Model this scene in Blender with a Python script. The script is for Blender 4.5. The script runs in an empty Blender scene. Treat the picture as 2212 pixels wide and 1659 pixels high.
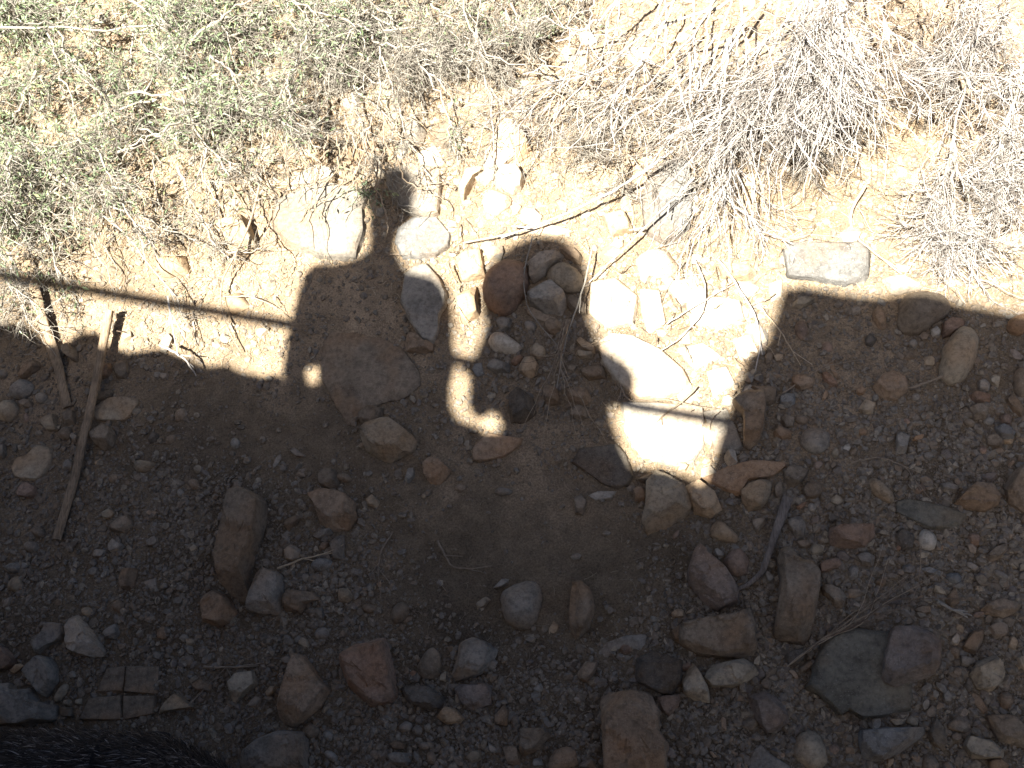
import bpy, math, random
import numpy as np
from mathutils import Vector, Matrix

# ------------------------------------------------------------------ scene, camera, light
S = bpy.context.scene
R = math.radians
PITCH = R(38); TAN = math.tan(R(25)); EXPOSURE = 2.27
SUN_EL, SUN_AZ = R(36), R(24)
cam = bpy.data.cameras.new('camera'); co = bpy.data.objects.new('camera', cam); S.collection.objects.link(co)
cam.sensor_width = 36; cam.lens = 18 / TAN; cam.clip_start = .02; cam.clip_end = 600
co.location = (0, 0, 0); co.rotation_euler = (math.pi / 2 - PITCH, 0, 0); S.camera = co
L = np.array([math.sin(SUN_AZ) * math.cos(SUN_EL), math.cos(SUN_AZ) * math.cos(SUN_EL), -math.sin(SUN_EL)])
W = bpy.data.worlds.new('World'); S.world = W; W.use_nodes = True
nt = W.node_tree; bg = nt.nodes['Background']; sky = nt.nodes.new('ShaderNodeTexSky')
sky.sky_type = 'NISHITA'; sky.sun_disc = False; sky.sun_elevation = SUN_EL
sky.sun_rotation = SUN_AZ + math.pi; sky.altitude = 1200; sky.dust_density = 2.2; sky.air_density = .42; sky.ozone_density = 0
nt.links.new(sky.outputs[0], bg.inputs[0]); bg.inputs[1].default_value = .05
sl = bpy.data.lights.new('sun', 'SUN'); so = bpy.data.objects.new('sun', sl); S.collection.objects.link(so)
sl.energy = 5.0; sl.angle = R(.65); sl.color = (1, .965, .90)
so.rotation_euler = Vector(L).to_track_quat('-Z', 'Y').to_euler()
S.view_settings.view_transform = 'Standard'; S.view_settings.look = 'None'
S.view_settings.exposure = EXPOSURE; S.view_settings.gamma = 1; S.view_settings.use_curve_mapping = False
S.render.engine = 'CYCLES'; S.cycles.max_bounces = 5; S.cycles.use_denoising = True
rng = np.random.default_rng(7); random.seed(7)

# ------------------------------------------------------------------ frames and helpers
Nn = np.array([-.17, -.5, .85]); Nn /= np.linalg.norm(Nn)
O = 4.0 * np.array([0, math.cos(PITCH), -math.sin(PITCH)])
A = np.array([1., 0, 0]) - Nn * Nn[0]; A /= np.linalg.norm(A); B = np.cross(Nn, A)
M3 = np.stack([A, B, Nn], 1)                        # plane coordinates -> world
ROT = Matrix(M3.tolist()).to_4x4()
def rays(x, y):
    x = np.asarray(x, float); y = np.asarray(y, float)
    u = (x - 1106) / 1106 * TAN; v = -(y - 829.5) / 1106 * TAN
    f = np.array([0, math.cos(PITCH), -math.sin(PITCH)]); up = np.array([0, math.sin(PITCH), math.cos(PITCH)])
    return f + u[..., None] * np.array([1., 0, 0]) + v[..., None] * up
def vn(x, y, seed=0):                               # smooth value noise 0..1
    xi = np.floor(x).astype(np.int64); yi = np.floor(y).astype(np.int64); fx = x - xi; fy = y - yi
    fx = fx * fx * (3 - 2 * fx); fy = fy * fy * (3 - 2 * fy)
    def h(a, b):
        n = (a * 374761393 + b * 668265263 + seed * 2147483647) & 0xffffffff
        n = ((n ^ (n >> 13)) * 1274126177) & 0xffffffff
        return ((n ^ (n >> 16)) & 0xffff) / 65535.
    return (h(xi, yi) * (1 - fx) + h(xi + 1, yi) * fx) * (1 - fy) + (h(xi, yi + 1) * (1 - fx) + h(xi + 1, yi + 1) * fx) * fy
def fbm(x, y, seed=0, o=4):
    s = 0; a = .5
    for k in range(o):
        s = s + a * (vn(x * 2 ** k + 17.3 * k, y * 2 ** k - 9.1 * k, seed + k) - .5); a *= .5
    return s
def hg(a, b):                                       # relief of the bank, metres along the normal
    a = np.asarray(a, float); b = np.asarray(b, float)
    return .10 * fbm(a * .9 + 5, b * .9, 3, 3) + .035 * fbm(a * 5, b * 5, 9, 3)
def ab(x, y, n=0.):                                 # pixel of the 2212-wide picture, height -> plane coords
    d = rays(x, y); n = np.asarray(n, float)
    h = n
    for _ in range(2):
        t = (O @ Nn + h) / (d @ Nn); p = d * t[..., None] - O
        a, b = p @ A, p @ B; h = n + hg(a, b)
    return np.stack([a, b, h], -1)
def to_world(p): return np.asarray(p) @ M3.T + O
def to_px(p):                                       # plane coords -> 2212-wide pixels
    w = to_world(p); z = w[..., 1] * math.cos(PITCH) - w[..., 2] * math.sin(PITCH)
    v = w[..., 1] * math.sin(PITCH) + w[..., 2] * math.cos(PITCH)
    return np.stack([1106 + w[..., 0] / z / TAN * 1106, 829.5 - v / z / TAN * 1106], -1)
C = S.collection
def mesh(name, V, F, smooth=True, sharp=None, mats=()):
    m = bpy.data.meshes.new(name); V = np.asarray(V, np.float32)
    if isinstance(F, np.ndarray):
        k = F.shape[1]; m.vertices.add(len(V)); m.vertices.foreach_set('co', V.ravel())
        m.loops.add(F.size); m.loops.foreach_set('vertex_index', F.astype(np.int32).ravel())
        m.polygons.add(len(F)); m.polygons.foreach_set('loop_start', np.arange(0, F.size, k, dtype=np.int32))
        m.update(calc_edges=True)
    else:
        m.from_pydata([tuple(map(float, v)) for v in V], [], F); m.update()
    m.polygons.foreach_set('use_smooth', np.full(len(m.polygons), smooth))
    if sharp and smooth: m.set_sharp_from_angle(angle=R(sharp))
    for x in mats: m.materials.append(x)
    return m
def obj(name, m, parent=None, label=None, cat=None, group=None, kind=None, loc=None, frame=True):
    o = bpy.data.objects.new(name, m); C.objects.link(o)
    if parent is not None: o.parent = parent
    elif frame:
        o.matrix_world = Matrix.Translation(Vector(to_world(np.array(loc if loc is not None else (0, 0, 0.))))) @ ROT
    elif loc is not None: o.location = loc
    if parent is not None and loc is not None: o.location = loc
    for k, v in (('label', label), ('category', cat), ('group', group), ('kind', kind)):
        if v: o[k] = v
    return o

# ------------------------------------------------------------------ materials
def mat(name, fn, rough=.9, spec=.25):
    m = bpy.data.materials.new(name); m.use_nodes = True; t = m.node_tree
    b = t.nodes['Principled BSDF']; b.inputs['Roughness'].default_value = rough
    b.inputs['Specular IOR Level'].default_value = spec
    fn(t, b); return m
def N(t, k, **kw):
    n = t.nodes.new(k)
    for a, v in kw.items(): setattr(n, a, v)
    return n
def noise(t, vec, scale, detail=6, rough=.6):
    n = N(t, 'ShaderNodeTexNoise'); n.inputs['Scale'].default_value = scale; n.inputs['Detail'].default_value = detail
    n.inputs['Roughness'].default_value = rough; t.links.new(vec, n.inputs['Vector']); return n
def ramp(t, fac, stops):
    r = N(t, 'ShaderNodeValToRGB'); e = r.color_ramp.elements
    while len(e) < len(stops): e.new(.5)
    for q, (p, c) in zip(e, stops): q.position = p; q.color = tuple(c) + (1,)
    t.links.new(fac, r.inputs[0]); return r
def mix(t, fac, a, b, mode='MIX'):
    m = N(t, 'ShaderNodeMix', data_type='RGBA', blend_type=mode)
    for s, v in ((m.inputs[0], fac), (m.inputs[6], a), (m.inputs[7], b)):
        if isinstance(v, (int, float)): s.default_value = v
        elif isinstance(v, tuple): s.default_value = v + (1,)
        else: t.links.new(v, s)
    return m.outputs[2]
def bump(t, b, h, strength, dist):
    n = N(t, 'ShaderNodeBump'); n.inputs['Strength'].default_value = strength; n.inputs['Distance'].default_value = dist
    t.links.new(h, n.inputs['Height']); t.links.new(n.outputs[0], b.inputs['Normal'])
COL = dict(tan=(.35, .285, .195), brown=(.24, .187, .128), orange=(.31, .222, .142), red=(.272, .19, .132),
           grey=(.27, .238, .188), pale=(.35, .31, .245), dark=(.14, .118, .09), olive=(.185, .167, .125),
           cream=(.42, .365, .28), purple=(.215, .175, .138), granite=(.16, .152, .135), blue=(.23, .222, .195))
def rock_mat(name, c, own=57):
    c = np.array(c)
    def fn(t, b):
        tc = N(t, 'ShaderNodeTexCoord'); oi = N(t, 'ShaderNodeObjectInfo')
        ad = N(t, 'ShaderNodeVectorMath', operation='ADD'); sc = N(t, 'ShaderNodeVectorMath', operation='SCALE')
        cx = N(t, 'ShaderNodeCombineXYZ')
        for i in range(3): t.links.new(oi.outputs['Random'], cx.inputs[i])
        t.links.new(cx.outputs[0], sc.inputs[0]); sc.inputs['Scale'].default_value = own
        t.links.new(tc.outputs['Object'], ad.inputs[0]); t.links.new(sc.outputs[0], ad.inputs[1]); v = ad.outputs[0]
        n1 = noise(t, v, 9, 8, .65); n2 = noise(t, v, 60, 5, .7); n3 = noise(t, v, 240, 2, .5); n4 = noise(t, v, 4, 3)
        a = tuple(c * .62); d = tuple(np.minimum(c * 1.28, .8))
        r1 = ramp(t, n1.outputs[0], [(.32, a), (.5, tuple(c)), (.68, d)])
        rust = tuple(c * np.array([1.1, .94, .80])); r4 = ramp(t, n4.outputs[0], [(.45, (0, 0, 0)), (.62, (1, 1, 1))])
        m0 = mix(t, r4.outputs[0], r1.outputs[0], rust)
        sp = ramp(t, n2.outputs[0], [(.36, (.62,) * 3), (.5, (1,) * 3), (.66, (1.25,) * 3)])
        m1 = mix(t, .8, m0, sp.outputs[0], 'MULTIPLY')
        fs = ramp(t, n3.outputs[0], [(.64, (0,) * 3), (.72, (.6 if name in ('granite', 'blue') else .25,) * 3)])
        m2 = mix(t, fs.outputs[0], m1, (.5, .47, .42))
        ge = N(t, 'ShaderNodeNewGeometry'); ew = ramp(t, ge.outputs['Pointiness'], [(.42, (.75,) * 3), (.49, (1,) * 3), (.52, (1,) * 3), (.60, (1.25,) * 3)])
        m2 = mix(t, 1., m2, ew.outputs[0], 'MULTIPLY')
        hv = N(t, 'ShaderNodeHueSaturation'); t.links.new(m2, hv.inputs['Color'])
        mr = N(t, 'ShaderNodeMapRange'); t.links.new(oi.outputs['Random'], mr.inputs[0])
        mr.inputs[3].default_value = .84 if own else 1; mr.inputs[4].default_value = 1.14 if own else 1; t.links.new(mr.outputs[0], hv.inputs['Value'])
        t.links.new(hv.outputs[0], b.inputs['Base Color'])
        hh = N(t, 'ShaderNodeMath', operation='MULTIPLY_ADD'); t.links.new(n1.outputs[0], hh.inputs[0]); hh.inputs[1].default_value = 2.5
        t.links.new(n2.outputs[0], hh.inputs[2]); bump(t, b, hh.outputs[0], .7, .006)
    return mat('stone_' + name, fn)
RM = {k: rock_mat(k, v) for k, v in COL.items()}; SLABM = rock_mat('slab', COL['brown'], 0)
def ground_fn(t, b):
    tc = N(t, 'ShaderNodeTexCoord'); v = tc.outputs['Object']
    n1 = noise(t, v, 1.3, 6); n2 = noise(t, v, 14, 8, .7); n3 = noise(t, v, 160, 4, .7); n4 = noise(t, v, 420, 2)
    r = ramp(t, n1.outputs[0], [(.35, (.165, .126, .085)), (.5, (.23, .173, .112)), (.66, (.295, .222, .146))])
    sx = N(t, 'ShaderNodeSeparateXYZ'); t.links.new(v, sx.inputs[0])       # sun and shade contrast painted into the dirt: paler uphill, darker downhill
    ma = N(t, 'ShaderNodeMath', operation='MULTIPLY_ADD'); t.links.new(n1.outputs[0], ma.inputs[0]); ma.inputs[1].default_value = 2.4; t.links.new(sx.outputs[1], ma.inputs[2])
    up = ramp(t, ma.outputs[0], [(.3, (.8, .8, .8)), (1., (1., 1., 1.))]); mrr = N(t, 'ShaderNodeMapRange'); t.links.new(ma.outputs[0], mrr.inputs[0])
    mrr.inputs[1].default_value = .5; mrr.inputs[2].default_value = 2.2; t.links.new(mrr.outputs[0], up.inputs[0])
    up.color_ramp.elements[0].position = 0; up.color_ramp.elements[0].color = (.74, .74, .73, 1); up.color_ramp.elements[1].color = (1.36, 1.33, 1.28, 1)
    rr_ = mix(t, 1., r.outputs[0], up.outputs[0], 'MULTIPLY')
    q = ramp(t, n2.outputs[0], [(.3, (.7,) * 3), (.5, (1,) * 3), (.7, (1.3,) * 3)])
    m = mix(t, 1., rr_, q.outputs[0], 'MULTIPLY')
    g = ramp(t, n3.outputs[0], [(.35, (.55,) * 3), (.5, (1,) * 3), (.68, (1.45,) * 3)])
    m = mix(t, .85, m, g.outputs[0], 'MULTIPLY')
    f = ramp(t, n4.outputs[0], [(.66, (0,) * 3), (.74, (.7,) * 3)])
    m = mix(t, f.outputs[0], m, (.42, .36, .28)); t.links.new(m, b.inputs['Base Color'])
    h = N(t, 'ShaderNodeMath', operation='MULTIPLY_ADD'); t.links.new(n2.outputs[0], h.inputs[0]); h.inputs[1].default_value = 2
    t.links.new(n3.outputs[0], h.inputs[2]); bump(t, b, h.outputs[0], .9, .006)
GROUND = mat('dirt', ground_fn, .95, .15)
def island_mat(name, stops, scale=180, rough=.85, trans=0):
    def fn(t, b):
        g = N(t, 'ShaderNodeNewGeometry'); tc = N(t, 'ShaderNodeTexCoord')
        r = ramp(t, g.outputs['Random Per Island'], stops); r.color_ramp.interpolation = 'LINEAR'
        n = noise(t, tc.outputs['Object'], scale, 4, .7); q = ramp(t, n.outputs[0], [(.3, (.65,) * 3), (.7, (1.3,) * 3)])
        m = mix(t, 1., r.outputs[0], q.outputs[0], 'MULTIPLY'); t.links.new(m, b.inputs['Base Color'])
        if trans:
            b.inputs['Transmission Weight'].default_value = 0
            tr = N(t, 'ShaderNodeBsdfTranslucent'); ms = N(t, 'ShaderNodeMixShader'); ms.inputs[0].default_value = trans
            t.links.new(m, tr.inputs[0]); t.links.new(b.outputs[0], ms.inputs[1]); t.links.new(tr.outputs[0], ms.inputs[2])
            t.links.new(ms.outputs[0], t.nodes['Material Output'].inputs[0])
    return mat(name, fn, rough)
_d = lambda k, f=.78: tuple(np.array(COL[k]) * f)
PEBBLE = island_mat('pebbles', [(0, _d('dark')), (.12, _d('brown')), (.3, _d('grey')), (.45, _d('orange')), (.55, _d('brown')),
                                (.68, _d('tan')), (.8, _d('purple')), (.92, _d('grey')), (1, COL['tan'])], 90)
TWIG_G = island_mat('grey_twig', [(0, (.12, .10, .08)), (.5, (.25, .225, .18)), (1, (.42, .385, .32))], 60)
TWIG_P = island_mat('silver_twig', [(0, (.13, .11, .09)), (.4, (.30, .27, .235)), (.8, (.46, .43, .385)), (1, (.58, .55, .5))], 60)
TWIG_D = island_mat('dead_twig', [(0, (.12, .085, .06)), (.5, (.25, .19, .13)), (1, (.36, .29, .2))], 60)
LEAF = island_mat('leaf', [(0, (.14, .19, .09)), (.4, (.25, .32, .18)), (.75, (.36, .44, .28)), (1, (.50, .53, .24))], 40, .7, .25)
STRAW = island_mat('straw', [(0, (.22, .15, .09)), (.5, (.42, .32, .2)), (1, (.6, .5, .36))], 60)

# ------------------------------------------------------------------ ground
def lines(lo, hi, step, far_lo, far_hi):
    mid = np.arange(lo, hi + step / 2, step); out = []; s = step; x = mid[-1]
    while x < far_hi: s *= 1.35; x += s; out.append(x)
    up = out; out = []; s = step; x = lo
    while x > far_lo: s *= 1.35; x -= s; out.append(x)
    return np.array(out[::-1] + list(mid) + up)
ga = lines(-2.9, 2.9, .013, -60, 60); gb = lines(-1.9, 2.5, .013, -30, 60)
GA, GB = np.meshgrid(ga, gb)
near = np.clip((4.5 - np.hypot(GA, GB)) / 1., 0, 1)
GH = hg(GA, GB) + near * (.012 * fbm(GA * 22, GB * 22, 31, 4) + .006 * fbm(GA * 70, GB * 70, 41, 2))
P3 = to_world(np.stack([GA, GB, GH], -1).reshape(-1, 3))
z = P3[:, 2]; y = P3[:, 1]
z = np.where(y < .3, np.maximum(z, -4.35 + .15 * P3[:, 0].clip(-20, 20)), z)
z = np.where(y > 14, z * 0 + (z - .5 * (y - 14)), z); P3[:, 2] = z
n_, m_ = len(ga), len(gb); idx = np.arange(n_ * m_).reshape(m_, n_)
F = np.stack([idx[:-1, :-1], idx[:-1, 1:], idx[1:, 1:], idx[1:, :-1]], -1).reshape(-1, 4)
loc = (P3 - O) @ M3
obj('ground', mesh('ground', loc, F, True, None, [GROUND]), kind='structure', label='reddish brown dirt bank strewn with gravel')

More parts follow.
